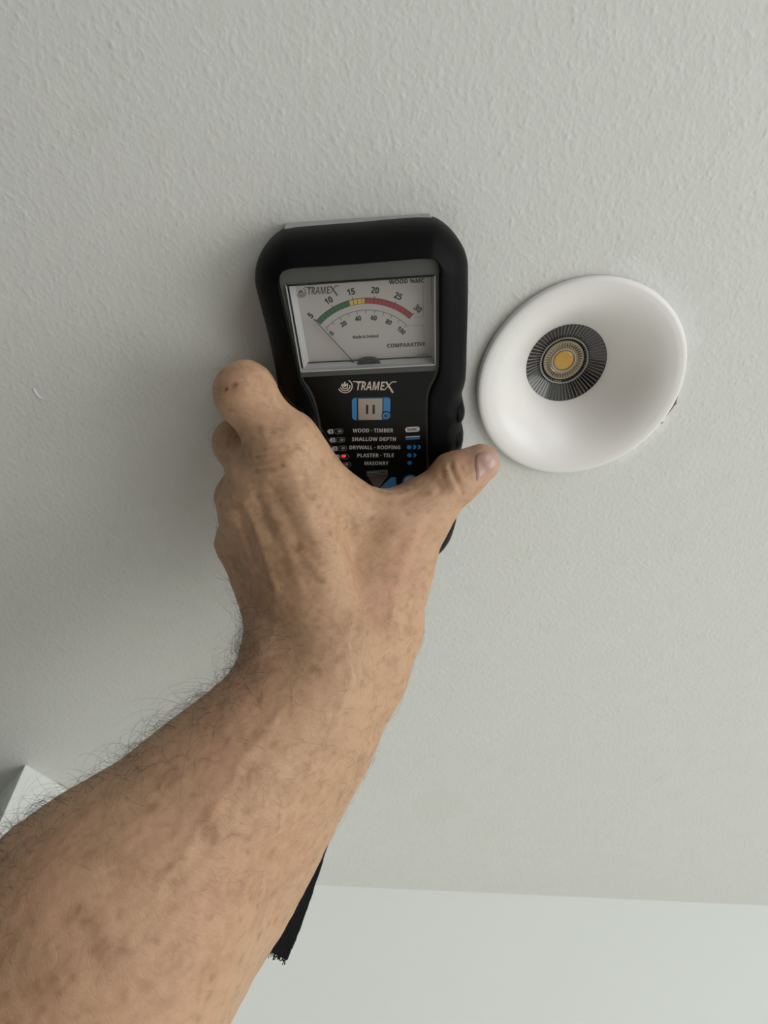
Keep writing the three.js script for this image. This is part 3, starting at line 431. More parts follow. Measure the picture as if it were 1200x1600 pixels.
  // surface marks, each a line on the skin: [points, depth (+ raised, - sunk), half width]
  const lines = [
    // knuckle wrinkles of the first finger
    [[[-0.00948, 2.07690, -0.13249], [-0.00424, 2.07417, -0.12843], [0.00141, 2.07370, -0.12622]], -0.75, 0.8], [[[-0.00822, 2.07573, -0.13391], [-0.00272, 2.07318, -0.13016], [0.00366, 2.07305, -0.12801]], -0.65, 0.75], [[[-0.00905, 2.07609, -0.13817], [-0.00464, 2.07359, -0.13518], [0.00125, 2.07213, -0.13170]], -0.8, 0.9],
    [[[0.00329, 2.07484, -0.12423], [0.00615, 2.07571, -0.12390], [0.00900, 2.07638, -0.12490]], 0.5, 0.9], [[[0.00237, 2.07376, -0.12607], [0.00568, 2.07462, -0.12538], [0.01030, 2.07597, -0.12675]], -0.6, 0.8], [[[-0.00698, 2.07601, -0.12743], [-0.00237, 2.07525, -0.12440], [0.00420, 2.07619, -0.12254]], -0.25, 0.7], [[[-0.00178, 2.07256, -0.13759], [0.00367, 2.07155, -0.13473], [0.01041, 2.07222, -0.13481]], -0.5, 0.9],
    [[[0.00033, 2.07186, -0.14007], [0.00584, 2.07089, -0.13751], [0.01217, 2.07133, -0.13784]], -0.25, 0.8], [[[-0.00516, 2.07740, -0.12301], [-0.00095, 2.07730, -0.12131], [0.00485, 2.07799, -0.12086]], -0.2, 0.6],
    // finger bend
    [[[-0.01296, 2.09078, -0.10400], [-0.00850, 2.09265, -0.10608], [-0.00423, 2.09645, -0.11082]], -0.3, 0.9], [[[-0.01800, 2.08642, -0.10650], [-0.01280, 2.08727, -0.10666], [-0.00773, 2.08839, -0.10941]], -0.18, 0.9],
    // thumb joint folds
    [[[0.07482, 2.10068, -0.13519], [0.07611, 2.09675, -0.13757], [0.07893, 2.09414, -0.14049], [0.08164, 2.09309, -0.14413]], -0.75, 0.75], [[[0.07691, 2.10161, -0.13368], [0.07817, 2.09732, -0.13619], [0.08041, 2.09495, -0.13903]], 0.45, 1.1], [[[0.07305, 2.10140, -0.13596], [0.07436, 2.09659, -0.13882], [0.07730, 2.09343, -0.14238]], 0.35, 1.1], [[[0.07144, 2.09930, -0.13870], [0.07251, 2.09581, -0.14105], [0.07501, 2.09275, -0.14407]], -0.4, 1.1],
    [[[0.07881, 2.09932, -0.13428], [0.08032, 2.09788, -0.13513], [0.08157, 2.09592, -0.13739]], -0.3, 0.6], [[[0.08154, 2.10103, -0.13245], [0.08294, 2.09782, -0.13494], [0.08428, 2.09551, -0.13868]], -0.22, 0.7], [[[0.07021, 2.09569, -0.14243], [0.07143, 2.09388, -0.14342], [0.07104, 2.09204, -0.14502]], -0.6, 1.6], [[[0.06391, 2.09838, -0.14431], [0.06915, 2.09532, -0.14307], [0.07209, 2.09300, -0.14409]], -0.35, 1.8],
    // tendons over the back of the hand
    [[[-0.01090, 2.07428, -0.15313], [-0.00863, 2.07281, -0.15618], [-0.00594, 2.07036, -0.15977], [-0.00079, 2.06355, -0.16754], [0.00603, 2.05392, -0.17874]], 0.75, 2.2], [[[-0.00447, 2.07345, -0.14323], [0.00098, 2.06893, -0.15164], [0.00783, 2.06118, -0.16077], [0.01593, 2.05070, -0.17410]], 0.45, 2.4], [[[0.00337, 2.07262, -0.12926], [0.00968, 2.06936, -0.14097], [0.01745, 2.06231, -0.15340], [0.02560, 2.05198, -0.17015]], 0.5, 2.6],
    [[[-0.00694, 2.07328, -0.14823], [-0.00354, 2.07073, -0.15376], [0.00173, 2.06433, -0.16103]], -0.7, 2.0], [[[-0.01329, 2.07466, -0.15835], [-0.01089, 2.07236, -0.16448], [-0.00558, 2.06591, -0.17373]], -0.7, 2.0], [[[0.00184, 2.07094, -0.14347], [0.00729, 2.06562, -0.15129], [0.01326, 2.06001, -0.15888]], -0.4, 2.4],
    // thumb tendon and the hollow below it
    [[[0.06421, 2.08443, -0.15135], [0.06044, 2.07537, -0.16280], [0.05794, 2.06283, -0.17811], [0.05625, 2.04758, -0.19002]], 0.9, 3.4], [[[0.04861, 2.07491, -0.16099], [0.04938, 2.06430, -0.17351], [0.04955, 2.05148, -0.18368]], -0.25, 4.0],
    // web of the thumb, a thin fold
    [[[0.03184, 2.08961, -0.14225], [0.03924, 2.09016, -0.14688], [0.04810, 2.08874, -0.14870], [0.05816, 2.09270, -0.14714]], 0.4, 1.6], [[[0.03453, 2.08437, -0.14522], [0.04383, 2.08606, -0.14935], [0.05374, 2.08631, -0.14907]], -0.4, 2.0],
    // wrist
    [[[0.00329, 2.03499, -0.20231], [0.01210, 2.03663, -0.19595], [0.02647, 2.03407, -0.18861]], -0.45, 2.0], [[[0.00450, 2.03069, -0.20247], [0.01518, 2.03061, -0.19693], [0.02990, 2.02811, -0.19325], [0.04875, 2.03281, -0.19657]], -0.25, 1.3], [[[0.00903, 2.04155, -0.19504], [0.01833, 2.04085, -0.18725], [0.03048, 2.04193, -0.18274]], -0.25, 1.2],
    // veins
    [[[0.03718, 2.07515, -0.15972], [0.03439, 2.06277, -0.16763], [0.03932, 2.05226, -0.17875], [0.03625, 2.03712, -0.18593], [0.04011, 2.02666, -0.19604], [0.03523, 2.01138, -0.20842], [0.02541, 1.99373, -0.21995]], 0.4, 1.8], [[[0.01364, 2.05877, -0.16111], [0.02267, 2.05314, -0.16825], [0.03660, 2.05244, -0.17576]], 0.35, 1.6], [[[0.01465, 2.01377, -0.20284], [0.00315, 1.99594, -0.21015], [-0.00654, 1.97640, -0.21853], [-0.01734, 1.95941, -0.22299]], 0.45, 2.2], [[[0.03068, 2.00657, -0.21027], [0.01905, 1.98686, -0.22176], [0.00905, 1.96548, -0.23372]], 0.35, 2.4],
  ].map(([pts, d, w]) => [pts.map((p, i) => [p, pts[i + 1]]).slice(0, -1).map(([a, b]) => bone([...a, 0], [...b, 0])), d * MM, w * MM]);
  const relief = (x, y, z) => {
    let h = 0;
    for (const [segs, d, w] of lines) { let m = 1; for (const s of segs) { const q = cap(s, x, y, z); if (q < m) m = q; } if (m < 3 * w) h += d * Math.exp(-m * m / (w * w)); }
    return h + 0.00028 * noise3(x * 160, y * 160, z * 160) + 0.00016 * noise3(x * 420, y * 420, z * 420) + 0.0006 * noise3(x * 55 + 9, y * 55, z * 55);
  };

  // ---- mesh a field (surface nets), only where its skin passes
  function surfaceNet(sdf, lo, hi, H) {
    const B = 8, nb = [0, 1, 2].map((k) => Math.ceil((hi[k] - lo[k]) / (H * B))), n = nb.map((v) => v * B + 1), nx = n[0], nxy = n[0] * n[1];
    const field = new Float32Array(nxy * n[2]).fill(NaN), reach = H * B * 0.87 + 0.003, active = [];
    for (let c = 0; c < nb[2]; c++) for (let b = 0; b < nb[1]; b++) for (let a = 0; a < nb[0]; a++) {
      if (Math.abs(sdf(lo[0] + (a + 0.5) * B * H, lo[1] + (b + 0.5) * B * H, lo[2] + (c + 0.5) * B * H)) > reach) continue;
      active.push([a, b, c]);
      for (let k = 0; k <= B; k++) for (let j = 0; j <= B; j++) for (let i = 0; i <= B; i++) { const X = a * B + i, Y = b * B + j, Z = c * B + k, at = X + Y * nx + Z * nxy; if (field[at] !== field[at]) field[at] = sdf(lo[0] + X * H, lo[1] + Y * H, lo[2] + Z * H); }
    }
    const vid = new Int32Array(field.length).fill(-1), verts = [], tris = [];
    const corners = [0, 1, nx, nx + 1, nxy, nxy + 1, nxy + nx, nxy + nx + 1], edges = [[0, 1], [2, 3], [4, 5], [6, 7], [0, 2], [1, 3], [4, 6], [5, 7], [0, 4], [1, 5], [2, 6], [3, 7]];
    const each = (f) => { for (const [a, b, c] of active) for (let k = 0; k < B; k++) for (let j = 0; j < B; j++) for (let i = 0; i < B; i++) f(a * B + i, b * B + j, c * B + k); };
    each((X, Y, Z) => {
      const at = X + Y * nx + Z * nxy, v = corners.map((o2) => field[at + o2]); let neg = 0; for (const q of v) if (q < 0) neg++;
      if (neg === 0 || neg === 8) return;
      let sx = 0, sy = 0, sz = 0, m = 0;
      for (const [p, q] of edges) if ((v[p] < 0) !== (v[q] < 0)) { const t = v[p] / (v[p] - v[q]); const L = (s) => ((p >> s) & 1) * (1 - t) + ((q >> s) & 1) * t; sx += L(0); sy += L(1); sz += L(2); m++; }
      vid[at] = verts.length / 3; verts.push(lo[0] + (X + sx / m) * H, lo[1] + (Y + sy / m) * H, lo[2] + (Z + sz / m) * H);
    });
    each((X, Y, Z) => {
      const at = X + Y * nx + Z * nxy, s = field[at] < 0;
      const quad = (p, q, r, t, flip) => { if (p < 0 || q < 0 || r < 0 || t < 0) return; flip ? tris.push(p, r, q, p, t, r) : tris.push(p, q, r, p, r, t); };
      if (Y && Z && s !== (field[at + 1] < 0)) quad(vid[at - nx - nxy], vid[at - nxy], vid[at], vid[at - nx], !s);
      if (X && Z && s !== (field[at + nx] < 0)) quad(vid[at - 1 - nxy], vid[at - 1], vid[at], vid[at - nxy], !s);
      if (X && Y && s !== (field[at + nxy] < 0)) quad(vid[at - 1 - nx], vid[at - nx], vid[at], vid[at - 1], !s);
    });
    return { verts, tris };
  }
  const H = 0.001, all = [wU, wR, wC, fC, fU, fR, eC, eU, eR, sh, cI, cM, cR, cP, iM, iP, iD, iT, mP, mD, mT, rP, rD, rT, pM, pP, pD, pT, tC, tM, tI, tT, w1, w2, w3, w4];
  const lo = [0, 1, 2].map((k) => Math.min(...all.map((j) => j[k] - j[3])) - 0.006), hi = [0, 1, 2].map((k) => Math.max(...all.map((j) => j[k] + j[3])) + 0.006);
  const { verts, tris } = surfaceNet(sdf, lo, hi, H);
  const nv = verts.length / 3, smoothN = new Float32Array(nv * 3), col = new Float32Array(nv * 3), uv = new Float32Array(nv * 2), posA = new Float32Array(nv * 3);

  // skin tones: freckles, tan blotches, reddened patches, two small dark moles
  const spot = (p, r, c, a) => ({ p, r, c, a });
  const tan = [0.29, 0.148, 0.075], red = [0.57, 0.285, 0.19], pink = [0.66, 0.37, 0.30], mole = [0.035, 0.022, 0.018];
  const spots = [spot([-0.02021, 2.08588, -0.10775], 0.95, mole, 1), spot([-0.02359, 2.08602, -0.11034], 0.85, mole, 1),
    spot([0.01403, 2.05749, -0.16331], 9, tan, 0.35), spot([0.00420, 2.05640, -0.17603], 8, tan, 0.4), spot([0.01345, 2.05939, -0.15999], 3, tan, 0.5), spot([0.03691, 2.07552, -0.15833], 6, tan, 0.3), spot([0.04776, 2.07784, -0.15641], 5, tan, 0.3), spot([-0.00517, 2.06637, -0.17060], 7, red, 0.35), spot([0.01007, 2.04767, -0.18642], 10, tan, 0.3),
    spot([0.05925, 2.06877, -0.17205], 10, red, 0.5), spot([0.05196, 2.05665, -0.18082], 9, red, 0.35), spot([0.04945, 2.05263, -0.18296], 4, red, 0.4), spot([0.06044, 2.07537, -0.16280], 7, red, 0.35), spot([0.04002, 2.06095, -0.17577], 7, red, 0.25),
    ...[[0.02724, 2.09280, -0.13828], [0.03001, 2.09347, -0.14110], [0.03322, 2.09457, -0.14450], [0.03637, 2.09388, -0.14615], [0.04047, 2.09576, -0.14900], [0.04415, 2.09378, -0.14907], [0.04777, 2.09268, -0.14869], [0.05171, 2.09253, -0.14821], [0.05544, 2.09367, -0.14760], [0.05870, 2.09642, -0.14675]].map((p) => spot(p, 1.5, [0.78, 0.55, 0.43], 0.6)),
    spot([0.08130, 2.10936, -0.13102], 5, pink, 0.7), spot([0.08518, 2.10976, -0.12848], 6, pink, 0.7), spot([0.09257, 2.09957, -0.13390], 5, pink, 0.6), spot([0.08032, 2.09788, -0.13513], 3, red, 0.35), spot([0.07772, 2.10209, -0.13314], 5, red, 0.25),
    spot([-0.00241, 2.07277, -0.13248], 3.5, red, 0.35), spot([-0.00348, 2.08319, -0.11651], 5, red, 0.2), spot([-0.01898, 2.08767, -0.10541], 5, red, 0.25), spot([-0.02377, 2.08869, -0.10680], 6, red, 0.2), spot([-0.01291, 2.08065, -0.13478], 6, tan, 0.4), spot([-0.01820, 2.09401, -0.13687], 6, tan, 0.3),
    spot([-0.02137, 1.99170, -0.21539], 3.4, tan, 0.5), spot([-0.02761, 1.94154, -0.22841], 5, tan, 0.5), spot([-0.03109, 1.94304, -0.22729], 3, tan, 0.6), spot([-0.03409, 1.94854, -0.22489], 3.2, tan, 0.5), spot([-0.03909, 1.94877, -0.22500], 4.5, tan, 0.4), spot([-0.01279, 1.96136, -0.22339], 3.8, tan, 0.35), spot([-0.00446, 1.97455, -0.21978], 3, tan, 0.45), spot([0.01424, 2.00251, -0.20786], 2.6, [0.42, 0.22, 0.09], 0.6),
    spot([-0.00501, 1.99782, -0.21020], 6, red, 0.3), spot([-0.02423, 1.98062, -0.21775], 2.4, tan, 0.5), spot([-0.00589, 1.97857, -0.21752], 4, tan, 0.3), spot([-0.03896, 1.96737, -0.22111], 4, tan, 0.35), spot([-0.02660, 1.97327, -0.21907], 6, red, 0.25), spot([-0.05232, 1.95540, -0.22569], 9, red, 0.3), spot([0.01776, 1.95919, -0.25814], 1.6, tan, 0.7), spot([0.00699, 1.99337, -0.21157], 4, tan, 0.3),
    spot([-0.04132, 1.93843, -0.22972], 6, tan, 0.3), spot([-0.00796, 1.94409, -0.23406], 5, tan, 0.25), spot([0.00320, 1.96037, -0.23195], 4, tan, 0.25), spot([0.02203, 1.99098, -0.22001], 4, tan, 0.25), spot([0.03134, 2.00353, -0.21383], 4, red, 0.25)];
  const base = [0.635, 0.395, 0.242];
  const axis = [lerp(iM, pM, 0.5), lerp(cI, cP, 0.5), wC, fC, eC], seg = axis.slice(0, -1).map((a, i) => ({ a, b: axis[i + 1] })); { let s = 0; for (const g of seg) { g.s = s; g.d = [0, 1, 2].map((k) => g.b[k] - g.a[k]); g.l = Math.hypot(...g.d); s += g.l; } }
  const sides = lerp(wR, wU, 1).map((v, k) => wR[k] - wU[k]).slice(0, 3), sl = Math.hypot(...sides), across = sides.map((v) => v / sl);
  for (let i = 0; i < nv; i++) {
    const x = verts[i * 3], y = verts[i * 3 + 1], z = verts[i * 3 + 2], g = grad(x, y, z), h = relief(x, y, z);
    posA[i * 3] = x + g[0] * h; posA[i * 3 + 1] = y + g[1] * h; posA[i * 3 + 2] = z + g[2] * h;
    const m1 = noise3(x * 90, y * 90, z * 90), m2 = noise3(x * 260 + 5, y * 260, z * 260), m3 = noise3(x * 700, y * 700 + 3, z * 700), m4 = noise3(x * 34 + 3, y * 34, z * 34);
    const c = [0, 1, 2].map((k) => base[k] * (1 + 0.05 * m1 + 0.075 * m2 + 0.08 * m3));
    const mix = (t, a) => { for (let k = 0; k < 3; k++) c[k] += (t[k] - c[k]) * a; };
    mix(red, Math.max(0, m4) * 0.35); mix(tan, Math.max(0, noise3(x * 120 + 40, y * 120, z * 120) - 0.3) * 0.35); mix(tan, Math.max(0, noise3(x * 330 + 70, y * 330, z * 330) - 0.42) * 0.9);
    // freckled, sun-browned pigment all over, broken up at several sizes
    mix(tan, Math.max(0, Math.min(1, 0.30 + 0.28 * m1 + 0.42 * m2 + 0.4 * m3)) * 0.55);
    for (const s of spots) { const q = Math.hypot(x - s.p[0], y - s.p[1], z - s.p[2]) / (s.r * MM); if (q < 1.6) { const edge = q + 0.35 * m2 + 0.25 * m1; const f = s.r < 1 ? Math.exp(-q * q) : Math.max(0, Math.min(1, 1.5 - edge * 1.1)); mix(s.c, s.a * f * (s.r < 1 ? 1 : 0.75 + 0.5 * m3)); } }
    col.set(c, i * 3);
    // unrolled round the arm: v along it, u round it
    let wsum = 0, V = 0; const ctr = [0, 0, 0];
    for (const s of seg) { let t = ((x - s.a[0]) * s.d[0] + (y - s.a[1]) * s.d[1] + (z - s.a[2]) * s.d[2]) / (s.l * s.l); t = Math.max(s === seg[0] ? -1 : 0, Math.min(1, t)); const p = [0, 1, 2].map((k) => s.a[k] + s.d[k] * t), q = (x - p[0]) ** 2 + (y - p[1]) ** 2 + (z - p[2]) ** 2, w = 1 / (q * q * q + 1e-14); wsum += w; V += w * (s.s + s.l * t); for (let k = 0; k < 3; k++) ctr[k] += w * p[k]; }
    V /= wsum; for (let k = 0; k < 3; k++) ctr[k] /= wsum;
    const ox = (x - ctr[0]) * across[0] + (y - ctr[1]) * across[1] + (z - ctr[2]) * across[2], down = -(y - ctr[1]) + 0.6 * (z - ctr[2]);
    uv[i * 2] = Math.atan2(ox, down) * 0.034; uv[i * 2 + 1] = V;
  }
  // the rest of the body, out of the picture: head tipped back below the camera, trunk, other arm, legs
  const cp = (...p) => bone(p.slice(0, 4), p.slice(4));
  const ell = (x, y, z, c, r, up, fw) => { const d = [x - c[0], y - c[1], z - c[2]], a = d[0] / r[0], u = (d[1] * up[0] + d[2] * up[1]) / r[1], w = (d[1] * fw[0] + d[2] * fw[1]) / r[2], q = Math.sqrt(a * a + u * u + w * w); return (q - 1) * Math.min(...r); };
  const HC = [0.03, 1.675, 0.06], UP = [0.82, 0.57], FW = [0.57, -0.82]; // head centre; its own up and forward in y, z
  const at = (x, u, w) => [HC[0] + x, HC[1] + u * UP[0] + w * FW[0], HC[2] + u * UP[1] + w * FW[1]];
  const hand = [0.285, 0.86, 0.0];
  const limbs = [cp(...at(0, -0.085, -0.02), 0.058, 0.03, 1.5, 0.07, 0.062), cp(-0.15, 1.59, -0.10, 0.058, sh[0], sh[1], sh[2], 0.046), cp(0.225, 1.42, 0.08, 0.05, 0.265, 1.14, 0.09, 0.042), cp(0.265, 1.14, 0.09, 0.042, 0.283, 0.92, 0.03, 0.027), cp(0.283, 0.92, 0.03, 0.027, 0.284, 0.85, 0.0, 0.026), cp(0.283, 0.91, 0.045, 0.024, 0.283, 0.84, 0.022, 0.022)];
  const fingers = [0, 1, 2, 3].map((k) => cp(0.286, 0.85, -0.018 + k * 0.02, 0.0095, 0.272, 0.765 + [0.01, 0, 0.004, 0.018][k], -0.03 + k * 0.019, 0.0075)).concat([cp(0.278, 0.9, -0.015, 0.013, 0.262, 0.83, -0.052, 0.009)]);
  const nose = cp(...at(0, -0.005, 0.085), 0.009, ...at(0, -0.04, 0.108), 0.013), brow = cp(...at(-0.035, 0.022, 0.078), 0.012, ...at(0.035, 0.022, 0.078), 0.012), lipU = cp(...at(-0.02, -0.066, 0.083), 0.006, ...at(0.02, -0.066, 0.083), 0.006), lipL = cp(...at(-0.017, -0.077, 0.08), 0.007, ...at(0.017, -0.077, 0.08), 0.007), jaw = cp(...at(0, -0.07, 0.03), 0.05, ...at(0, -0.1, 0.062), 0.026);
  const ears = [-1, 1].map((s) => cp(...at(s * 0.078, 0.012, -0.008), 0.015, ...at(s * 0.074, -0.03, -0.002), 0.010)), sockets = [-1, 1].map((s) => cp(...at(s * 0.032, 0.0, 0.098), 0.012, ...at(s * 0.033, 0.0, 0.097), 0.012));
  const trunkSkin = (x, y, z) => {
    let d = smin(ell(x, y, z, at(0, 0.02, -0.008), [0.077, 0.095, 0.098], UP, FW), cap(jaw, x, y, z), 0.03);
    for (const q of [brow, nose, lipU, lipL]) d = smin(d, cap(q, x, y, z), 0.01);
    for (const q of sockets) d = -smin(-d, cap(q, x, y, z), 0.008);
    for (const q of ears) d = smin(d, cap(q, x, y, z), 0.006);
    for (const q of limbs) d = smin(d, cap(q, x, y, z), 0.02);
    for (const q of fingers) d = smin(d, cap(q, x, y, z), 0.004);
    return d;
  };
  const tk = surfaceNet(trunkSkin, [-0.25, 0.74, -0.36], [0.34, 1.82, 0.2], 0.004);
  const nTrunk = tk.verts.length / 3, bg = new THREE.BufferGeometry(), joinF = (a, c) => { const q = new Float32Array(a.length + c.length); q.set(a); q.set(c, a.length); return q; };
  const tcol = new Float32Array(nTrunk * 3), tuv = new Float32Array(nTrunk * 2);
  for (let i = 0; i < nTrunk; i++) { const [x, y, z] = [0, 1, 2].map((k) => tk.verts[i * 3 + k]), lip = Math.min(cap(lipU, x, y, z), cap(lipL, x, y, z)) < 0.002, m = 1 + 0.08 * noise3(x * 120, y * 120, z * 120); tcol.set((lip ? [0.42, 0.2, 0.16] : base).map((v) => v * m), i * 3); tuv[i * 2] = x + z; tuv[i * 2 + 1] = y; }
  const allTris = tris.concat(tk.tris.map((v) => v + nv));
  bg.setAttribute('position', new THREE.BufferAttribute(joinF(posA, tk.verts), 3)); bg.setAttribute('color', new THREE.BufferAttribute(joinF(col, tcol), 3)); bg.setAttribute('uv', new THREE.BufferAttribute(joinF(uv, tuv), 2)); bg.setIndex(allTris); bg.computeVertexNormals();
  smoothN.set(bg.attributes.normal.array.subarray(0, nv * 3));
  // fine skin: crossing furrows and pores, 36 mm tile
  const skinBump = dataTex(1024, (d, n2) => {
    const R = rng(21), f = new Float32Array(n2 * n2);
    for (let k = 0; k < 2600; k++) {
      let x = R() * n2, y = R() * n2, a = (R() < 0.5 ? 0.5 : 2.5) + (R() - 0.5) * 0.9; const L = 30 + R() * 90, dep = 0.35 + R() * 0.65;
      for (let t = 0; t < L; t++) { x += Math.cos(a); y += Math.sin(a); a += (R() - 0.5) * 0.16; const e = Math.sin(Math.PI * t / L) * dep; for (let j = -3; j <= 3; j++) for (let i = -3; i <= 3; i++) { const X = ((Math.round(x) + i) % n2 + n2) % n2, Y = ((Math.round(y) + j) % n2 + n2) % n2, q = e * Math.exp(-(i * i + j * j) / 3.2); if (q > f[Y * n2 + X]) f[Y * n2 + X] = q; } }
    }
    for (let i = 0; i < n2 * n2; i++) { const v = 200 - 150 * f[i] + 14 * (R() - 0.5); d[i * 4] = d[i * 4 + 1] = d[i * 4 + 2] = Math.max(0, Math.min(255, v)); d[i * 4 + 3] = 255; }
  });
  skinBump.repeat.set(1 / 0.036, 1 / 0.036);
  const skin = phys({ name: 'skin', vertexColors: true, roughness: 0.52, specularIntensity: 0.75, sheen: 0.15, sheenRoughness: 0.5, sheenColor: new THREE.Color(0.9, 0.7, 0.6), bumpMap: skinBump, bumpScale: 0.00014 });
  mesh('body', bg, skin, o);

  // thumb nail, laid on the skin
  {
    const c0 = [0.08556, 2.10435, -0.12897], c1 = [0.08740, 2.09622, -0.13959], c2 = [0.09523, 2.10702, -0.12804], c3 = [0.09475, 2.10057, -0.13343];
    const drape = (p, lift) => { let q = p.slice(); for (let k = 0; k < 30; k++) { const d = sdf(...q) - lift, g = grad(...q); q = q.map((v, i) => v - g[i] * d); } return q; };
    const NU = 22, NV = 18, P = [], I = [];
    for (let j = 0; j <= NV; j++) for (let i = 0; i <= NU; i++) {
      let u = i / NU, v = j / NV; const a = lerp(c0, c1, v), b = lerp(c2, c3, v); // u along the nail, v across
      const e = Math.abs(v - 0.5) * 2, bulge0 = 0.14 * (1 - e * e) * -1, bulge1 = 0.22 * (1 - e * e) - 0.12; const uu = bulge0 * (1 - u) + u * (1 + bulge1);
      const rim = Math.min(1, Math.min(u, 1 - u) * 7) * Math.min(1, Math.min(v, 1 - v) * 6);
      P.push(...drape(lerp(a, b, uu), -0.0005 + 0.0012 * Math.sqrt(Math.max(0, rim))));
    }
    for (let j = 0; j < NV; j++) for (let i = 0; i < NU; i++) { const a = j * (NU + 1) + i, b = a + 1, c = a + NU + 1, d = c + 1; I.push(a, c, b, b, c, d); }
    const ng = new THREE.BufferGeometry(); ng.setAttribute('position', new THREE.Float32BufferAttribute(P, 3)); ng.setIndex(I); ng.computeVertexNormals();
    mesh('thumbnail', ng, phys({ name: 'finger nail', color: new THREE.Color(0.55, 0.335, 0.28), roughness: 0.3, clearcoat: 0.35, clearcoatRoughness: 0.25, side: THREE.DoubleSide }), o);
  }

  // ---- hair: thin curved strands rooted in the skin
  {
    const R = rng(99), tv = tris.length / 3, area = new Float32Array(tv); let total = 0;
    const A = new THREE.Vector3(), Bv = new THREE.Vector3(), C = new THREE.Vector3();
    const vec = (i, t) => t.set(posA[i * 3], posA[i * 3 + 1], posA[i * 3 + 2]);
    const along = new THREE.Vector3(fC[0] - wC[0], fC[1] - wC[1], fC[2] - wC[2]).normalize(), side = new THREE.Vector3(...across);
    const W = new THREE.Vector3(...wC.slice(0, 3)), weight = (p, nrm) => {
      const s = p.clone().sub(W).dot(along); // metres up the arm from the wrist
      const ulnar = -nrm.dot(side), palmSide = nrm.y; // towards the little finger; towards the ceiling
      if (s > 0.175) return 0;
      let w = s > 0.0 ? Math.max(0.025, 0.55 - 9 * Math.max(0, s - 0.03)) + 6 * Math.max(0, ulnar - 0.3) * Math.min(1, 0.12 + s * 28) : s > -0.075 ? 0.55 : s > -0.1 ? 0.2 : 0;
      const dt = Math.hypot(p.x - tI[0], p.y - tI[1], p.z - tI[2]); if (dt < 0.045) w *= 0.03;
      if (palmSide > 0.72) w *= 0.15;
      return w;
    };
    for (let t = 0; t < tv; t++) { vec(tris[t * 3], A); vec(tris[t * 3 + 1], Bv); vec(tris[t * 3 + 2], C); const nrm = Bv.clone().sub(A).cross(C.clone().sub(A)), ar = nrm.length(); nrm.divideScalar(ar || 1); total += ar * weight(A, nrm); area[t] = total; }
    const HP = [], HI = [], SEG = 9;
    for (let h = 0; h < 2900; h++) {
      const q = R() * total; let a = 0, b = tv - 1; while (a < b) { const m = (a + b) >> 1; area[m] < q ? (a = m + 1) : (b = m); }
      const i0 = tris[a * 3]; const root = vec(i0, new THREE.Vector3()), nrm = new THREE.Vector3(smoothN[i0 * 3], smoothN[i0 * 3 + 1], smoothN[i0 * 3 + 2]);
      const s = root.clone().sub(W).dot(along), onArm = s > -0.005, ulnar = -nrm.dot(side);
      // lies towards the little-finger side and the hand, with a random swirl
      const edge = onArm && ulnar > 0.3; const flow = side.clone().multiplyScalar(-0.9).addScaledVector(along, -0.35 + (R() - 0.5) * 0.9).addScaledVector(side, (R() - 0.5) * 0.9); flow.addScaledVector(nrm, -flow.dot(nrm)).normalize();
      const len = (edge ? 0.010 + 0.019 * R() : onArm ? 0.005 + 0.008 * R() + 0.013 * Math.max(0, ulnar) * R() : 0.004 + 0.007 * R()), lift = onArm ? edge ? 0.5 + 1.9 * R() : 0.3 + 0.5 * R() : 0.12 + 0.3 * R(), curl = (R() - 0.5) * (edge ? 12 : onArm ? 6 : 4), r0 = edge ? 0.00005 : onArm ? 0.00003 : 0.000026;
      const bin = new THREE.Vector3().crossVectors(nrm, flow); if (edge) flow.multiplyScalar(0.75); let p = root.clone(), dir = flow.clone().multiplyScalar(1).addScaledVector(nrm, lift).normalize(); const pts = [p.clone()], st = len / SEG, bend = edge ? 0.5 + R() * 1.8 : 1.2 + R() * 2.2;
      for (let k = 0; k < SEG; k++) { dir.addScaledVector(nrm, -bend * lift / SEG * 1.1).addScaledVector(bin, curl / SEG).normalize(); p = p.clone().addScaledVector(dir, st); const d = sdf(p.x, p.y, p.z); if (d < 0.0007) { const g = grad(p.x, p.y, p.z); p.add(new THREE.Vector3(...g).multiplyScalar(0.0007 - d)); } pts.push(p); }
      if (pts.some((c) => { const v = c.clone().sub(V3(MO)), x = v.dot(V3(MU)), y = v.dot(V3(MV)); return x > -0.05 && x < 0.05 && y > -0.142 && y < 0.04 && -v.y < 0.036; })) continue; // none through the meter
      const o0 = HP.length / 3;
      pts.forEach((c, k) => { const t = pts[Math.min(k + 1, SEG)].clone().sub(pts[Math.max(k - 1, 0)]).normalize(), u = new THREE.Vector3().crossVectors(t, nrm).normalize(), v = new THREE.Vector3().crossVectors(t, u), r = r0 * (1 - 0.75 * k / SEG); for (let e = 0; e < 3; e++) { const an = e * 2.0944; HP.push(c.x + r * (u.x * Math.cos(an) + v.x * Math.sin(an)), c.y + r * (u.y * Math.cos(an) + v.y * Math.sin(an)), c.z + r * (u.z * Math.cos(an) + v.z * Math.sin(an))); } });
      for (let k = 0; k < SEG; k++) for (let e = 0; e < 3; e++) { const x = o0 + k * 3 + e, y = o0 + k * 3 + (e + 1) % 3; HI.push(x, y, x + 3, y, y + 3, x + 3); }
    }
    const hg = new THREE.BufferGeometry(); hg.setAttribute('position', new THREE.Float32BufferAttribute(HP, 3)); hg.setIndex(HI); hg.computeVertexNormals();
    mesh('arm_hair', hg, std({ name: 'brown hair', color: new THREE.Color(0.085, 0.062, 0.045), roughness: 0.55 }), o).userData.kind = 'stuff';
  }

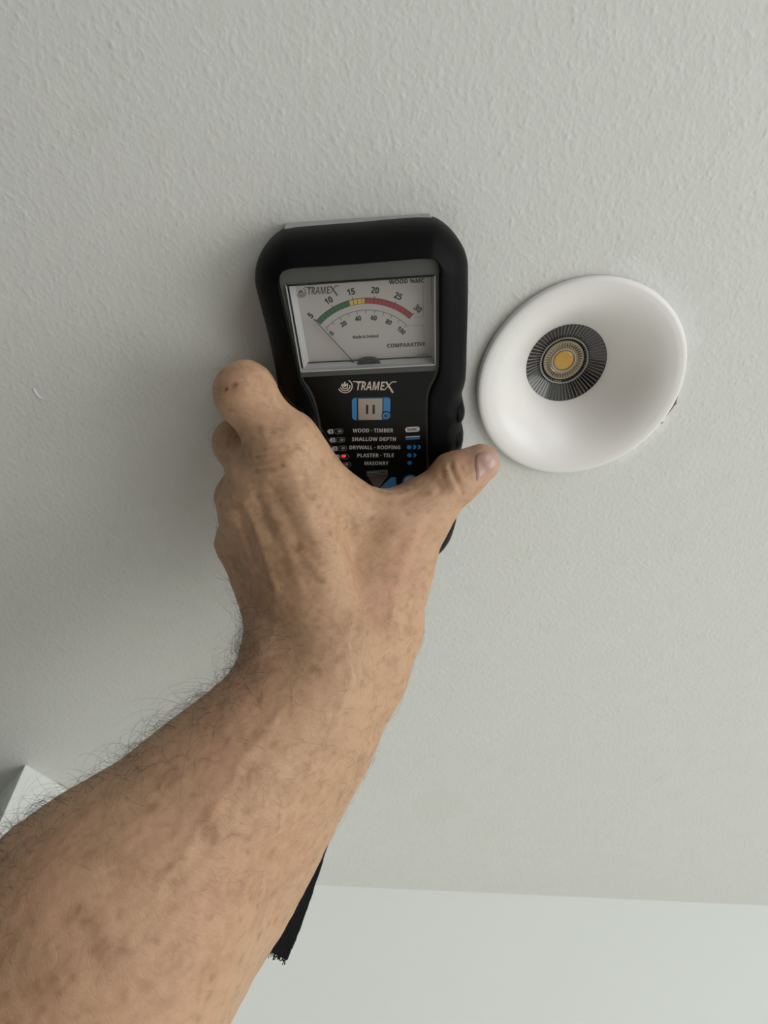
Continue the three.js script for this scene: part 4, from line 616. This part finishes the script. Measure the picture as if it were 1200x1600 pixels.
  // ---- clothes, hair and eyes
  {
    const cloth = (name, parts, k, cut, lo2, hi2, H2, mat) => {
      const f = (x, y, z) => { let d = 1; for (const q of parts) d = smin(d, cap(q, x, y, z), k); d += 0.0016 * noise3(x * 26, y * 18, z * 26); return cut ? Math.max(d, cut(x, y, z)) : d; };
      const r = surfaceNet(f, lo2, hi2, H2), g = new THREE.BufferGeometry(); g.setAttribute('position', new THREE.Float32BufferAttribute(r.verts, 3)); g.setIndex(r.tris); g.computeVertexNormals(); return mesh(name, g, mat, o);
    };
    const navy = std({ name: 'dark navy cotton', color: new THREE.Color(0.022, 0.026, 0.038), roughness: 0.9 }), denim = std({ name: 'dark denim', color: new THREE.Color(0.03, 0.035, 0.05), roughness: 0.9 });
    const mid = lerp(shoulder, sh, 0.72);
    cloth('shirt', [cp(-0.085, 1.45, 0.03, 0.115, 0.155, 1.42, 0.07, 0.115), cp(0.03, 1.38, 0.05, 0.125, 0.03, 1.0, 0.08, 0.125), cp(-0.05, 1.35, 0.05, 0.1, -0.04, 1.0, 0.08, 0.105), cp(0.11, 1.33, 0.07, 0.1, 0.1, 1.0, 0.08, 0.105), cp(-0.09, 1.49, 0.0, 0.085, -0.15, 1.59, -0.1, 0.074), cp(-0.15, 1.59, -0.1, 0.074, mid[0], mid[1], mid[2], 0.062), cp(0.17, 1.45, 0.07, 0.085, 0.225, 1.42, 0.08, 0.072), cp(0.225, 1.42, 0.08, 0.068, 0.258, 1.19, 0.088, 0.058), cp(0.03, 1.47, 0.055, 0.085, 0.03, 1.53, 0.07, 0.07)], 0.04, null, [-0.32, 0.84, -0.36], [0.38, 1.72, 0.3], 0.006, navy);
    cloth('trousers', [cp(-0.06, 1.0, 0.08, 0.105, 0.12, 1.0, 0.08, 0.105), cp(-0.06, 0.95, 0.08, 0.1, -0.08, 0.5, 0.05, 0.072), cp(-0.08, 0.5, 0.05, 0.072, -0.085, 0.1, 0.09, 0.06), cp(0.12, 0.95, 0.08, 0.1, 0.14, 0.5, 0.05, 0.072), cp(0.14, 0.5, 0.05, 0.072, 0.145, 0.1, 0.09, 0.06)], 0.03, (x, y) => 0.06 - y, [-0.24, 0.03, -0.12], [0.3, 1.14, 0.26], 0.008, denim);
    for (const x of [-0.088, 0.148]) cloth('shoe', [cp(x, 0.05, 0.1, 0.045, x, 0.045, 0.0, 0.042), cp(x, 0.045, 0.0, 0.042, x, 0.036, -0.1, 0.034)], 0.02, (a, y) => 0.004 - y, [x - 0.08, -0.02, -0.17], [x + 0.08, 0.13, 0.18], 0.005, std({ name: 'black shoe', color: 0x141414, roughness: 0.6 }));
    const scalp = (x, y, z) => { const d = ell(x, y, z, at(0, 0.025, -0.014), [0.083, 0.1, 0.102], UP, FW) + 0.0016 * noise3(x * 220, y * 90, z * 220); const u = (y - HC[1]) * UP[0] + (z - HC[2]) * UP[1], w = (y - HC[1]) * FW[0] + (z - HC[2]) * FW[1]; return Math.max(d, w - 0.02 - 0.75 * (u - 0.03), -u - 0.075); };
    const sr = surfaceNet(scalp, [-0.08, 1.54, -0.08], [0.14, 1.83, 0.22], 0.004), sgm = new THREE.BufferGeometry(); sgm.setAttribute('position', new THREE.Float32BufferAttribute(sr.verts, 3)); sgm.setIndex(sr.tris); sgm.computeVertexNormals();
    mesh('hair', sgm, std({ name: 'short brown hair', color: new THREE.Color(0.06, 0.045, 0.035), roughness: 0.8 }), o);
    for (const s of [-1, 1]) { const e = at(s * 0.032, 0.0, 0.079), eg = new THREE.SphereGeometry(0.0125, 20, 14); eg.translate(...e); const eye = mesh('eye', eg, std({ name: 'white of the eye', color: 0xe6e2dc, roughness: 0.3 }), o); const ig = new THREE.SphereGeometry(0.0058, 16, 10); ig.translate(...at(s * 0.032, 0.0, 0.0865)); mesh('iris', ig, std({ name: 'brown iris', color: 0x2a1a10, roughness: 0.2 }), eye); }
  }
}

renderer.render(scene, camera);
